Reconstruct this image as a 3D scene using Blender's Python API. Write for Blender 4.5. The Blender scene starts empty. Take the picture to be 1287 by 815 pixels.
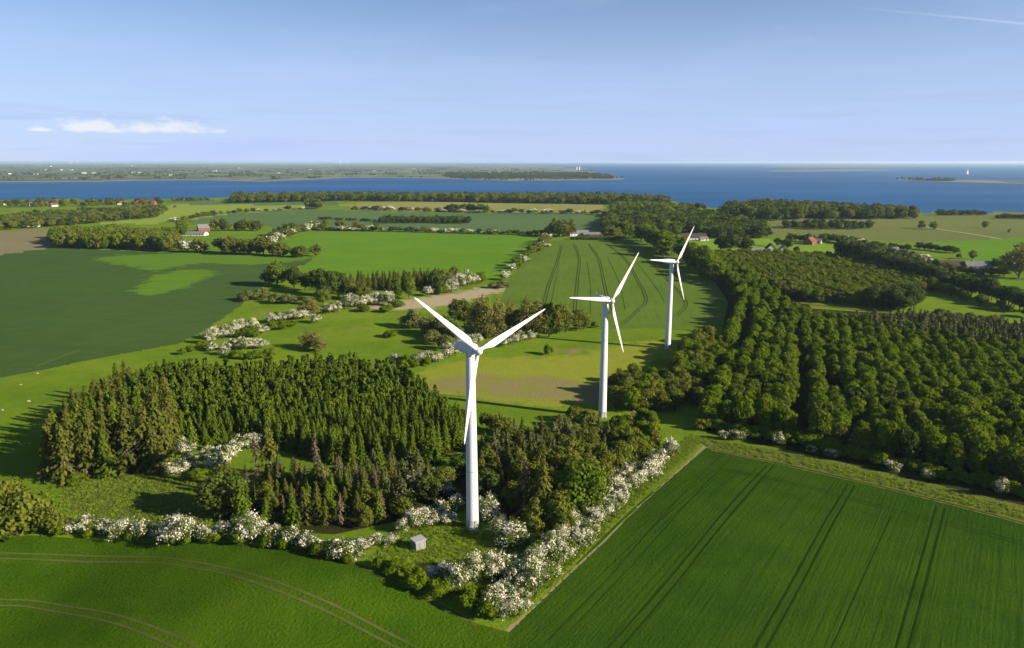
import bpy, bmesh, math
import numpy as np
from mathutils import Vector, Matrix

# ---------------------------------------------------------------- camera, sky, sun, exposure
scene = bpy.context.scene
PW, PH, FPX = 1287.0, 815.0, 900.0          # photograph size and focal length in its pixels
CAMZ = 87.0
PITCH = math.atan((407.5 - 203.3) / FPX)
cam_data = bpy.data.cameras.new('camera')
cam = bpy.data.objects.new('camera', cam_data)
scene.collection.objects.link(cam)
scene.camera = cam
cam_data.sensor_fit = 'HORIZONTAL'
cam_data.sensor_width = 36.0
cam_data.lens = 36.0 * FPX / PW
cam_data.clip_start = 0.5
cam_data.clip_end = 200000.0
cam.location = (0, 0, CAMZ)
cam.rotation_euler = (math.pi / 2 - PITCH, 0, 0)

SUN_EL, SUN_AZ = 23.0, 110.0                # azimuth clockwise from the view direction (+Y)
sdir = Vector((math.cos(math.radians(SUN_EL)) * math.sin(math.radians(SUN_AZ)),
               math.cos(math.radians(SUN_EL)) * math.cos(math.radians(SUN_AZ)),
               math.sin(math.radians(SUN_EL))))
sun_data = bpy.data.lights.new('sun', 'SUN')
sun_data.energy = 5.0
sun_data.angle = math.radians(0.53)
sun_data.color = (1.0, 0.88, 0.68)
sun = bpy.data.objects.new('sun', sun_data)
sun.rotation_euler = (-sdir).to_track_quat('-Z', 'Y').to_euler()
sun.location = (300, -100, 300)
scene.collection.objects.link(sun)

def pdir(px, py):
    """world direction of a photograph pixel"""
    u = (np.asarray(px, float) - PW / 2) / FPX
    v = (np.asarray(py, float) - PH / 2) / FPX
    cp, sp = math.cos(PITCH), math.sin(PITCH)
    return u, cp - v * sp, -sp - v * cp

world = bpy.data.worlds.new('World')
scene.world = world
world.use_nodes = True
wn, wl = world.node_tree.nodes, world.node_tree.links
wn.clear()
def W(t, **kw):
    n = wn.new(t)
    for k, v in kw.items():
        setattr(n, k, v)
    return n
def wmath(op, a, b=None, c=None, clamp=False):
    n = W('ShaderNodeMath', operation=op, use_clamp=clamp)
    for i, v in enumerate((a, b, c)):
        if v is None: continue
        if isinstance(v, (int, float)): n.inputs[i].default_value = v
        else: wl.new(v, n.inputs[i])
    return n.outputs[0]
def wramp(x, lo, hi):
    n = W('ShaderNodeMapRange', interpolation_type='SMOOTHSTEP')
    wl.new(x, n.inputs[0])
    n.inputs[1].default_value = lo; n.inputs[2].default_value = hi
    return n.outputs[0]
sky = W('ShaderNodeTexSky', sky_type='NISHITA', sun_disc=False, sun_elevation=math.radians(SUN_EL),
        sun_rotation=math.radians(SUN_AZ), altitude=90.0, air_density=0.85, dust_density=0.0, ozone_density=4.0)
tc = W('ShaderNodeTexCoord')
sep = W('ShaderNodeSeparateXYZ'); wl.new(tc.outputs['Generated'], sep.inputs[0])
az = wmath('ARCTAN2', sep.outputs[0], sep.outputs[1])
el = wmath('ARCSINE', sep.outputs[2])
def wnoise(sx, sy, sz, detail, rough=0.55, off=0.0):
    comb = W('ShaderNodeCombineXYZ')
    wl.new(wmath('MULTIPLY', az, sx), comb.inputs[0])
    wl.new(wmath('MULTIPLY', el, sy), comb.inputs[1])
    comb.inputs[2].default_value = off
    n = W('ShaderNodeTexNoise'); n.inputs['Scale'].default_value = sz
    n.inputs['Detail'].default_value = detail; n.inputs['Roughness'].default_value = rough
    wl.new(comb.outputs[0], n.inputs['Vector'])
    return n.outputs['Fac']
def ang(px, py):
    x, y, z = pdir(px, py)
    return math.atan2(x, y), math.asin(z / math.sqrt(x * x + y * y + z * z))
# thin high veil over the whole sky, streaked sideways
veil = wramp(wnoise(1.6, 9.0, 1.6, 6, 0.6, 3.1), 0.42, 0.80)
low = wramp(wnoise(2.2, 26.0, 1.5, 5, 0.6, 7.7), 0.50, 0.72)
lowband = wmath('MULTIPLY', low, wramp(el, 0.16, 0.04))
# one flat-based row of small cumulus
cn = wnoise(34.0, 70.0, 1.0, 7, 0.62, 1.3)
def cumulus(px, py, wpx, hpx):
    a, e = ang(px, py)
    dx = wmath('DIVIDE', wmath('SUBTRACT', az, a), wpx / FPX)
    ey = wmath('SUBTRACT', el, e)
    up = wmath('DIVIDE', wmath('MAXIMUM', ey, 0.0), hpx / FPX)
    dn = wmath('DIVIDE', wmath('MINIMUM', ey, 0.0), 0.30 * hpx / FPX)
    d = wmath('SQRT', wmath('ADD', wmath('MULTIPLY', dx, dx), wmath('ADD', wmath('MULTIPLY', up, up), wmath('MULTIPLY', dn, dn))))
    s = wmath('SUBTRACT', wmath('ADD', 1.0, wmath('MULTIPLY', wmath('SUBTRACT', cn, 0.5), 2.6)), d)
    return wramp(s, -0.05, 0.85)
cum = wmath('MAXIMUM', wmath('MAXIMUM', cumulus(118, 163, 46, 15), cumulus(195, 164, 70, 12)), cumulus(52, 164, 20, 5))
# contrail
d1 = Vector([float(c) for c in pdir(1100, 12)]).normalized(); d2 = Vector([float(c) for c in pdir(1287, 30)]).normalized()
nrm = d1.cross(d2).normalized()
vd = W('ShaderNodeVectorMath', operation='DOT_PRODUCT'); wl.new(tc.outputs['Generated'], vd.inputs[0]); vd.inputs[1].default_value = nrm
band = wramp(wmath('ABSOLUTE', vd.outputs['Value']), 0.0020, 0.0)
trail = wmath('MULTIPLY', wmath('MULTIPLY', band, wramp(az, d1.x - 0.05, 0.60)), 0.28)
lowhaze = wmath('MULTIPLY', wramp(el, 0.30, -0.02), 0.80)
mixv = wmath('ADD', wmath('ADD', wmath('ADD', 0.03, lowhaze), wmath('MULTIPLY', veil, 0.24)), wmath('MULTIPLY', lowband, 0.10), clamp=True)
def wmix(fac, a, col):
    n = W('ShaderNodeMix', data_type='RGBA')
    if isinstance(fac, float): n.inputs[0].default_value = fac
    else: wl.new(fac, n.inputs[0])
    wl.new(a, n.inputs[6]); n.inputs[7].default_value = col
    return n.outputs[2]
SKYS = 0.052
c0 = wmix(mixv, sky.outputs[0], (4.5, 5.6, 8.7, 1))
streak = wmath('MULTIPLY', wmath('MULTIPLY', wramp(wnoise(3.0, 42.0, 1.4, 6, 0.62, 12.4), 0.50, 0.70), wramp(el, 0.15, 0.06)), 0.55)
c0 = wmix(streak, c0, (3.9, 4.9, 7.4, 1))
c1 = wmix(trail, c0, (6.6, 7.4, 8.6, 1))
c2 = wmix(wmath('MULTIPLY', cum, 0.78), c1, (7.9, 8.0, 8.4, 1))
bg = W('ShaderNodeBackground'); bg.inputs[1].default_value = SKYS
wl.new(c2, bg.inputs[0])
wo = W('ShaderNodeOutputWorld'); wl.new(bg.outputs[0], wo.inputs[0])

scene.view_settings.view_transform = 'Standard'
scene.view_settings.look = 'None'
scene.view_settings.exposure = 1.15
scene.view_settings.gamma = 1.0
scene.view_settings.use_curve_mapping = False
scene.render.engine = 'CYCLES'
scene.cycles.max_bounces = 6
scene.cycles.diffuse_bounces = 3
scene.cycles.glossy_bounces = 2
scene.cycles.transmission_bounces = 3
scene.cycles.volume_bounces = 1
scene.cycles.use_denoising = True
scene.render.film_transparent = False

# ---------------------------------------------------------------- terrain
rng = np.random.default_rng(11)
SEA_Z = -16.0
_ty = np.array([-400, 40, 100, 135, 160, 185, 215, 258, 357, 500, 800, 1400, 2200, 4000.])
_tz = np.array([-2.5, -2.5, -1.6, -0.3, 0.0, -1.6, -4.8, -8.0, -7.6, -8, -9, -11, -13, -13.5])
_fy = np.arange(-400, 4000, 4.0)
_fz = np.interp(_fy, _ty, _tz)
_k = np.hanning(15); _k /= _k.sum()
_fz = np.convolve(np.pad(_fz, 7, mode='edge'), _k, mode='valid')
BUMPS = [(-44, 132, 26, 15, 3.0), (-100, 135, 20, 26, -3.6), (-150, 300, 90, 60, 1.8), (60, 700, 150, 120, 3.0),
         (250, 420, 120, 120, 2.0), (-260, 620, 160, 120, 2.0), (360, 1300, 260, 240, 9.0), (120, 1450, 160, 200, 5.0),
         (95, 130, 50, 40, 1.0), (-10, 330, 40, 30, 0.6)]
def G(x, y):
    x = np.asarray(x, float); y = np.asarray(y, float)
    z = np.interp(y, _fy, _fz)
    for bx, by, sx, sy, a in BUMPS:
        z = z + a * np.exp(-((x - bx) / sx) ** 2 - ((y - by) / sy) ** 2)
    return z

def P(px, py, h=0.0):
    """point of the ground (raised by h) that a photograph pixel looks at"""
    dx, dy, dz = pdir(px, py)
    t = (CAMZ + 8 - h) / -dz
    for _ in range(40):
        z = G(dx * t, dy * t) + h
        t = 0.5 * t + 0.5 * (CAMZ - z) / -dz
    return np.array([dx * t, dy * t, G(dx * t, dy * t)])
def depth_of(p):
    return p[1] * math.cos(PITCH) + (CAMZ - p[2]) * math.sin(PITCH)
def world_poly(pts):
    return np.array([P(*q)[:2] for q in pts])
def inside(poly, x, y):
    res = np.zeros(x.shape, bool)
    n = len(poly)
    for i in range(n):
        x0, y0 = poly[i]; x1, y1 = poly[(i + 1) % n]
        if y0 == y1: continue
        c = ((y0 > y) != (y1 > y)) & (x < (x1 - x0) * (y - y0) / (y1 - y0) + x0)
        res ^= c
    return res

# ---------------------------------------------------------------- object helpers
col = scene.collection
def link(name, data, parent=None):
    o = bpy.data.objects.new(name, data)
    col.objects.link(o)
    if parent is not None: o.parent = parent
    return o
def tag(o, label=None, cat=None, group=None, kind=None):
    if label: o['label'] = label
    if cat: o['category'] = cat
    if group: o['group'] = group
    if kind: o['kind'] = kind
    return o
def mesh_np(name, V, faces, mats=(), midx=None, tint=None, smooth=False):
    """faces: (m,k) int array"""
    me = bpy.data.meshes.new(name)
    V = np.asarray(V, np.float32); F = np.asarray(faces, np.int32)
    m, k = F.shape
    me.vertices.add(len(V)); me.vertices.foreach_set('co', V.ravel())
    me.loops.add(m * k); me.loops.foreach_set('vertex_index', F.ravel())
    me.polygons.add(m)
    me.polygons.foreach_set('loop_start', np.arange(0, m * k, k, dtype=np.int32))
    me.polygons.foreach_set('loop_total', np.full(m, k, np.int32))
    for mt in mats: me.materials.append(mt)
    if midx is not None: me.polygons.foreach_set('material_index', np.asarray(midx, np.int32))
    if smooth: me.polygons.foreach_set('use_smooth', np.ones(m, bool))
    if tint is not None:
        a = me.attributes.new('tint', 'FLOAT', 'FACE')
        a.data.foreach_set('value', np.asarray(tint, np.float32))
    me.update(calc_edges=True)
    return me

# ---------------------------------------------------------------- materials
class NT:
    def __init__(s, name):
        s.m = bpy.data.materials.new(name); s.m.use_nodes = True
        s.n, s.l = s.m.node_tree.nodes, s.m.node_tree.links
        s.n.clear()
        s.out = s.n.new('ShaderNodeOutputMaterial')
    def node(s, t, **kw):
        n = s.n.new(t)
        for k, v in kw.items(): setattr(n, k, v)
        return n
    def put(s, sock, v):
        if isinstance(v, (int, float)): sock.default_value = v
        elif isinstance(v, (tuple, list)): sock.default_value = tuple(v) + ((1.0,) if len(v) == 3 and sock.type == 'RGBA' else ())
        else: s.l.new(v, sock)
    def math(s, op, a, b=0.0, clamp=False):
        n = s.node('ShaderNodeMath', operation=op, use_clamp=clamp); s.put(n.inputs[0], a); s.put(n.inputs[1], b); return n.outputs[0]
    def ramp(s, x, lo, hi):
        n = s.node('ShaderNodeMapRange', interpolation_type='SMOOTHSTEP'); s.put(n.inputs[0], x); s.put(n.inputs[1], lo); s.put(n.inputs[2], hi); return n.outputs[0]
    def mix(s, f, a, b):
        n = s.node('ShaderNodeMix', data_type='RGBA'); s.put(n.inputs[0], f); s.put(n.inputs[6], a); s.put(n.inputs[7], b); return n.outputs[2]
    def noise(s, vec, scale, detail=3.0, rough=0.55):
        n = s.node('ShaderNodeTexNoise'); s.put(n.inputs['Vector'], vec); n.inputs['Scale'].default_value = scale
        n.inputs['Detail'].default_value = detail; n.inputs['Roughness'].default_value = rough; return n.outputs['Fac']
    def coords(s, scale=(1, 1, 1), rot=0.0):
        t = s.node('ShaderNodeTexCoord'); mp = s.node('ShaderNodeMapping')
        s.l.new(t.outputs['Object'], mp.inputs[0]); mp.inputs['Scale'].default_value = scale; mp.inputs['Rotation'].default_value = (0, 0, rot)
        return mp.outputs[0]
    def principled(s, colour, rough=0.8, spec=0.3, normal=None, metal=0.0):
        b = s.node('ShaderNodeBsdfPrincipled')
        s.put(b.inputs['Base Color'], colour); s.put(b.inputs['Roughness'], rough); s.put(b.inputs['Specular IOR Level'], spec); s.put(b.inputs['Metallic'], metal)
        if normal is not None: s.l.new(normal, b.inputs['Normal'])
        s.l.new(b.outputs[0], s.out.inputs[0]); return b
    def bump(s, h, strength, dist):
        b = s.node('ShaderNodeBump'); b.inputs['Strength'].default_value = strength; b.inputs['Distance'].default_value = dist
        s.l.new(h, b.inputs['Height']); return b.outputs[0]

def ground_mat(name, c1, c2, c3=None, big=0.012, mid=0.09, fine=1.2, rowdir=None, rowper=3.0, rowamt=0.25, bump=0.5, bdist=0.25, c3amt=(0.58, 0.75), patches=(), pr=(1.18, 1.66)):
    k_ = 1.0
    c1, c2 = tuple(x * k_ for x in c1), tuple(x * k_ for x in c2)
    if c3 is not None: c3 = tuple(x * k_ for x in c3)
    patches = [(an, tuple(x * k_ for x in pa), tuple(x * k_ for x in pb)) for an, pa, pb in patches]
    t = NT(name)
    v = t.coords()
    nb = t.noise(v, big, 4); nm = t.noise(v, mid, 4, 0.6); nf = t.noise(v, fine, 4, 0.65)
    f = t.math('ADD', t.math('MULTIPLY', nb, 0.45), t.math('ADD', t.math('MULTIPLY', nm, 0.35), t.math('MULTIPLY', nf, 0.35)))
    c = t.mix(t.ramp(f, 0.38, 0.80), c1, c2)
    if c3 is not None:
        f3 = t.math('ADD', t.math('MULTIPLY', t.noise(v, big * 1.7, 5, 0.62), 0.75), t.math('MULTIPLY', nf, 0.25))
        c = t.mix(t.ramp(f3, c3amt[0], c3amt[1]), c, c3)
    for an, pa, pb in patches:               # crop or soil patches whose outline is stored on the sheet
        at = t.node('ShaderNodeAttribute', attribute_name=an)
        e = t.math('ADD', at.outputs['Fac'], t.math('ADD', t.math('MULTIPLY', nm, 1.1), t.math('ADD', t.math('MULTIPLY', nb, 0.3), t.math('MULTIPLY', nf, 0.4))))
        c = t.mix(t.math('MULTIPLY', t.ramp(e, pr[0], pr[1]), 0.9), c, t.mix(t.math('ADD', t.math('MULTIPLY', nm, 0.6), t.math('MULTIPLY', nf, 0.4)), pa, pb))
    h = nf
    if rowdir is not None:
        vr = t.coords((1, 1, 1), -rowdir)
        sx = t.node('ShaderNodeSeparateXYZ'); t.l.new(vr, sx.inputs[0])
        # rows run along rotated X, so stretch noise along it
        cb = t.node('ShaderNodeCombineXYZ'); t.put(cb.inputs[0], t.math('MULTIPLY', sx.outputs[0], 0.012)); t.put(cb.inputs[1], t.math('MULTIPLY', sx.outputs[1], 1.0 / rowper))
        rn = t.noise(cb.outputs[0], 2.0, 4, 0.7)
        dk = tuple(x * 0.62 for x in c1)
        c = t.mix(t.math('MULTIPLY', t.ramp(rn, 0.45, 0.75), rowamt), c, dk)
        h = t.math('ADD', nf, t.math('MULTIPLY', rn, 0.7))
    t.principled(c, 0.95, 0.0, t.bump(h, bump, bdist))
    return t.m

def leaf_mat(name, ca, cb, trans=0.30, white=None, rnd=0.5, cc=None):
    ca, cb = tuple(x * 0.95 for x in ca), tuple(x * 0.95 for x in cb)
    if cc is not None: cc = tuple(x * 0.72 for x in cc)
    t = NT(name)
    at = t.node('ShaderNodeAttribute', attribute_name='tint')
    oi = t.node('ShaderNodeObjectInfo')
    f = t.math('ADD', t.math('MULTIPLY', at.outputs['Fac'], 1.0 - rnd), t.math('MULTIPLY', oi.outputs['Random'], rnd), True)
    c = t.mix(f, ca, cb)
    if cc is not None:
        c = t.mix(t.ramp(oi.outputs['Random'], 0.72, 0.95), c, cc)
    if white is not None:                     # blossom: tint above 1 marks petals
        c = t.mix(t.math('SUBTRACT', at.outputs['Fac'], 1.0, True), t.mix(oi.outputs['Random'], ca, cb), white)
    d = t.node('ShaderNodeBsdfDiffuse'); t.put(d.inputs[0], c)
    tr = t.node('ShaderNodeBsdfTranslucent'); t.put(tr.inputs[0], c)
    mx = t.node('ShaderNodeMixShader'); mx.inputs[0].default_value = trans
    t.l.new(d.outputs[0], mx.inputs[1]); t.l.new(tr.outputs[0], mx.inputs[2]); t.l.new(mx.outputs[0], t.out.inputs[0])
    return t.m
def plain(name, c, rough=0.7, spec=0.3, var=0.15, scale=2.0, metal=0.0):
    c = tuple(x * 0.72 for x in c)
    t = NT(name); n = t.noise(t.coords(), scale, 5, 0.65)
    t.principled(t.mix(n, tuple(x * (1 - var) for x in c), tuple(min(1, x * (1 + var)) for x in c)), rough, spec, metal=metal)
    return t.m

def wdir(a, b):
    p, q = P(*a), P(*b); return math.atan2(q[1] - p[1], q[0] - p[0])
RIGHT_ROW = wdir((1070, 610), (955, 815))
TRAM_ROW = wdir((745, 305), (752, 400))
GM = {
 'meadow': ground_mat('meadow_grass', (0.078, 0.140, 0.010), (0.150, 0.215, 0.015), (0.165, 0.180, 0.035), c3amt=(0.52, 0.74), big=0.02, mid=0.12, bdist=0.35, bump=0.7, patches=[('dry', (0.150, 0.190, 0.016), (0.240, 0.240, 0.036)), ('bare', (0.150, 0.130, 0.052), (0.215, 0.178, 0.088)), ('sand', (0.27, 0.22, 0.135), (0.40, 0.335, 0.23))]),
 'pasture': ground_mat('pasture_grass', (0.080, 0.150, 0.012), (0.130, 0.205, 0.018), bdist=0.3),
 'wheat': ground_mat('dark_wheat', (0.040, 0.076, 0.020), (0.058, 0.101, 0.025), (0.070, 0.114, 0.027), big=0.006, rowdir=0.12, rowper=9.0, rowamt=0.35, bdist=0.1, patches=[('barley', (0.082, 0.165, 0.014), (0.105, 0.195, 0.018))], pr=(1.26, 1.52)),
 'barley': ground_mat('bright_barley', (0.055, 0.100, 0.022), (0.072, 0.122, 0.028), bdist=0.1),
 'midgreen': ground_mat('green_grain', (0.082, 0.172, 0.013), (0.108, 0.208, 0.017), rowdir=0.05, rowper=14.0, rowamt=0.3, bdist=0.1),
 'tram': ground_mat('tramlined_wheat', (0.076, 0.126, 0.018), (0.100, 0.155, 0.024), rowdir=TRAM_ROW, rowper=6.0, rowamt=0.40, bdist=0.1),
 'farwheat': ground_mat('far_wheat', (0.072, 0.120, 0.044), (0.088, 0.142, 0.052), big=0.004, bdist=0.1),
 'beige': ground_mat('far_beige_grass', (0.195, 0.190, 0.060), (0.225, 0.215, 0.070), big=0.004, bdist=0.1),
 'rape': ground_mat('far_light_grass', (0.165, 0.225, 0.034), (0.205, 0.260, 0.040), big=0.006, bdist=0.1),
 'lawn': ground_mat('farm_lawn', (0.125, 0.200, 0.022), (0.165, 0.245, 0.028), bdist=0.1),
 'dull': ground_mat('dull_grass', (0.105, 0.125, 0.038), (0.130, 0.150, 0.045), (0.145, 0.150, 0.06), big=0.004, bdist=0.1),
 'soil': ground_mat('bare_soil', (0.155, 0.138, 0.072), (0.195, 0.172, 0.095), (0.135, 0.150, 0.05), bdist=0.3),
 'sand': ground_mat('pale_sand', (0.30, 0.245, 0.150), (0.42, 0.36, 0.25), (0.16, 0.17, 0.05), big=0.03, bdist=0.3, c3amt=(0.55, 0.64)),
 'path': ground_mat('dirt_path', (0.190, 0.150, 0.075), (0.270, 0.215, 0.120), (0.10, 0.13, 0.03), big=0.05, bdist=0.2),
 'crop': ground_mat('foreground_crop', (0.026, 0.064, 0.003), (0.062, 0.118, 0.005), (0.085, 0.125, 0.009), big=0.03, fine=1.6, bdist=0.5, bump=1.0),
 'croprow': ground_mat('row_crop', (0.021, 0.054, 0.0045), (0.042, 0.088, 0.006), big=0.02, fine=1.6, rowdir=RIGHT_ROW, rowper=1.5, rowamt=0.6, bdist=0.30, bump=0.8),
 'margin': ground_mat('field_margin', (0.085, 0.100, 0.020), (0.135, 0.135, 0.035), (0.17, 0.14, 0.065), big=0.05, mid=0.25, bdist=0.4, bump=0.8),
 'verge': ground_mat('verge_grass', (0.075, 0.140, 0.010), (0.145, 0.205, 0.015), bdist=0.5, bump=0.9),
 'clearing': ground_mat('rough_clearing', (0.070, 0.085, 0.018), (0.110, 0.140, 0.024), (0.16, 0.13, 0.065), big=0.06, mid=0.3, bdist=0.6, bump=1.0),
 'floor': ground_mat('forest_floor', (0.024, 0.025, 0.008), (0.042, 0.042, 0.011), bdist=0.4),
}

# ---------------------------------------------------------------- ground sheets (one gapless sheet, split along the field edges)
FIELDS = [  # (name, label, material, outline in photograph pixels on the ground)
 ('wheat_field', 'large dark blue-green wheat field at the left edge', 'wheat', [(-180, 333), (0, 321), (66, 311), (225, 318), (395, 324), (385, 332), (345, 345), (322, 368), (300, 386), (262, 412), (225, 432), (150, 446), (95, 456), (60, 464), (0, 475), (-220, 500)]),
 ('ploughed_field', 'brown ploughed field beside the small wood at far left', 'soil', [(-180, 294), (0, 291), (60, 288), (67, 311), (0, 321), (-180, 333)]),
 ('grass_field', 'green field in front of the white farmhouse on the left', 'pasture', [(222, 317), (222, 300), (262, 297), (330, 291), (358, 287), (335, 305), (300, 319)]),
 ('grain_field', 'smooth bright green field behind the dark conifer copse', 'midgreen', [(335, 320), (350, 304), (395, 289), (690, 294), (666, 322), (634, 352), (600, 354), (520, 350), (420, 346), (375, 338), (395, 324)]),
 ('tramline_field', 'wheat field with curved wheel tracks behind the turbines', 'tram', [(688, 303), (802, 300), (860, 330), (928, 372), (930, 405), (880, 418), (820, 412), (760, 415), (735, 409), (680, 402), (622, 392), (640, 352), (664, 322)]),
 ('far_wheat_field', 'wide dull green field behind the long bright field', 'farwheat', [(395, 289), (330, 285), (215, 281), (270, 270), (390, 263), (470, 266), (620, 268), (765, 270), (775, 282), (740, 293), (690, 294)]),
 ('beige_field', 'beige field in front of the shore wood', 'beige', [(425, 258), (470, 254), (560, 254.5), (755, 257), (768, 268), (620, 267), (470, 265)]),
 ('light_grass_field', 'yellow-green field left of the shore wood', 'rape', [(118, 281), (200, 263), (215, 257), (395, 258.5), (390, 262), (290, 269), (215, 280), (180, 282)]),
 ('pale_green_field', 'narrow pale green field on the shore behind the yellow-green one', 'farwheat', [(205, 252.5), (425, 251), (425, 258), (395, 258.5), (215, 257)]),
 ('lawn', 'sunny yellow-green lawn around the right-hand farm', 'lawn', [(835, 288), (860, 296), (960, 300), (1060, 304), (1110, 320), (880, 322), (850, 314)]),
 ('pasture_field', 'broad dull olive field below the right shore', 'dull', [(945, 296), (975, 272), (1130, 269), (1287, 267), (1500, 268), (1500, 300), (1287, 300), (1150, 305), (1040, 298)]),
 ('grain_field', 'bright green strip field near the right edge', 'midgreen', [(1150, 305), (1287, 299), (1500, 298), (1500, 330), (1287, 327), (1230, 328), (1190, 318)]),
 ('grass_field', 'green field in front of the long brown farm at right', 'pasture', [(1165, 340), (1240, 348), (1287, 350), (1500, 356), (1500, 384), (1287, 368)]),
 ('rough_clearing', 'rough brushy clearing behind the left blossom hedge', 'clearing', [(75, 602), (150, 592), (230, 588), (330, 590), (330, 640), (260, 655), (140, 660), (85, 640)]),
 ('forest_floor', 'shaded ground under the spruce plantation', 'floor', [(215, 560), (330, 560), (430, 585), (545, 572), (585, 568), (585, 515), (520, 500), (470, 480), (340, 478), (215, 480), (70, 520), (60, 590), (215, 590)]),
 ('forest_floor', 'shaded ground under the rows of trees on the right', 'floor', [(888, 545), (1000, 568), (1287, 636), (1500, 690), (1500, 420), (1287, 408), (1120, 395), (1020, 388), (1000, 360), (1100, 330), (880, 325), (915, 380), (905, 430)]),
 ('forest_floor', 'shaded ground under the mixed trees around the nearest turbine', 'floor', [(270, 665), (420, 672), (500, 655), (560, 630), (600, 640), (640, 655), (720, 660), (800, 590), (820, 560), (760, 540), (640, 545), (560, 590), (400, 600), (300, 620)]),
 ('crop_field', 'rolling green crop field in the left foreground', 'crop', [(-500, 664), (0, 671), (110, 677), (200, 683), (300, 683), (390, 691), (455, 711), (530, 746), (600, 784), (640, 795), (640, 1300), (-900, 1300)]),
 ('row_crop_field', 'green field with straight wheel tracks in the right foreground', 'croprow', [(640, 795), (887, 563), (1000, 586), (1287, 657), (1700, 760), (1900, 1300), (640, 1300)]),
 ('field_margin', 'tan and green field margin along the forest edge', 'margin', [(887, 563), (872, 547), (1000, 570), (1287, 637), (1700, 735), (1700, 760), (1287, 657), (1000, 586)]),
 ('grass_verge', 'bright grass verge between blossom hedge and dirt path', 'verge', [(634, 789), (640, 770), (700, 718), (780, 640), (850, 570), (868, 546), (884, 556), (760, 668), (700, 727), (640, 786)]),
 ('dirt_path', 'narrow tan dirt strip along the blossom hedge', 'path', [(636, 791.5), (640, 795), (760, 681.5), (887, 563), (885.3, 559.5), (820, 620.5), (760, 678), (700, 734), (670, 763.5)]),
]
SOFT = {  # attribute -> outlines in photograph pixels on the ground
 'barley': [[(113, 327), (150, 321), (225, 318), (395, 324), (372, 330), (310, 333), (250, 331), (195, 342), (158, 334)], [(160, 368), (198, 346), (225, 340), (262, 339), (270, 344), (232, 362), (190, 371)]],
 'sand': [[(440, 388), (480, 380), (530, 374), (600, 362), (645, 355), (650, 361), (610, 374), (560, 386), (510, 391), (470, 390)]],
 'bare': [[(530, 486), (545, 477), (590, 470), (640, 474), (690, 472), (740, 482), (765, 492), (755, 508), (690, 505), (620, 499), (560, 493)], [(695, 440), (735, 436), (720, 448)]],
 'dry': [[(510, 495), (530, 465), (600, 450), (700, 448), (830, 425), (840, 440), (770, 500), (700, 512), (600, 505)]],
}
LAND = [(-700, 253), (0, 251.5), (200, 250), (300, 249), (420, 247.5), (700, 247.5), (840, 252), (900, 262), (1000, 259), (1140, 267), (1287, 267), (2100, 268)]
lp = [tuple(P(*q)[:2]) for q in LAND]
land_poly = np.array(lp + [(lp[-1][0], -30.0), (lp[0][0], -30.0)])
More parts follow.
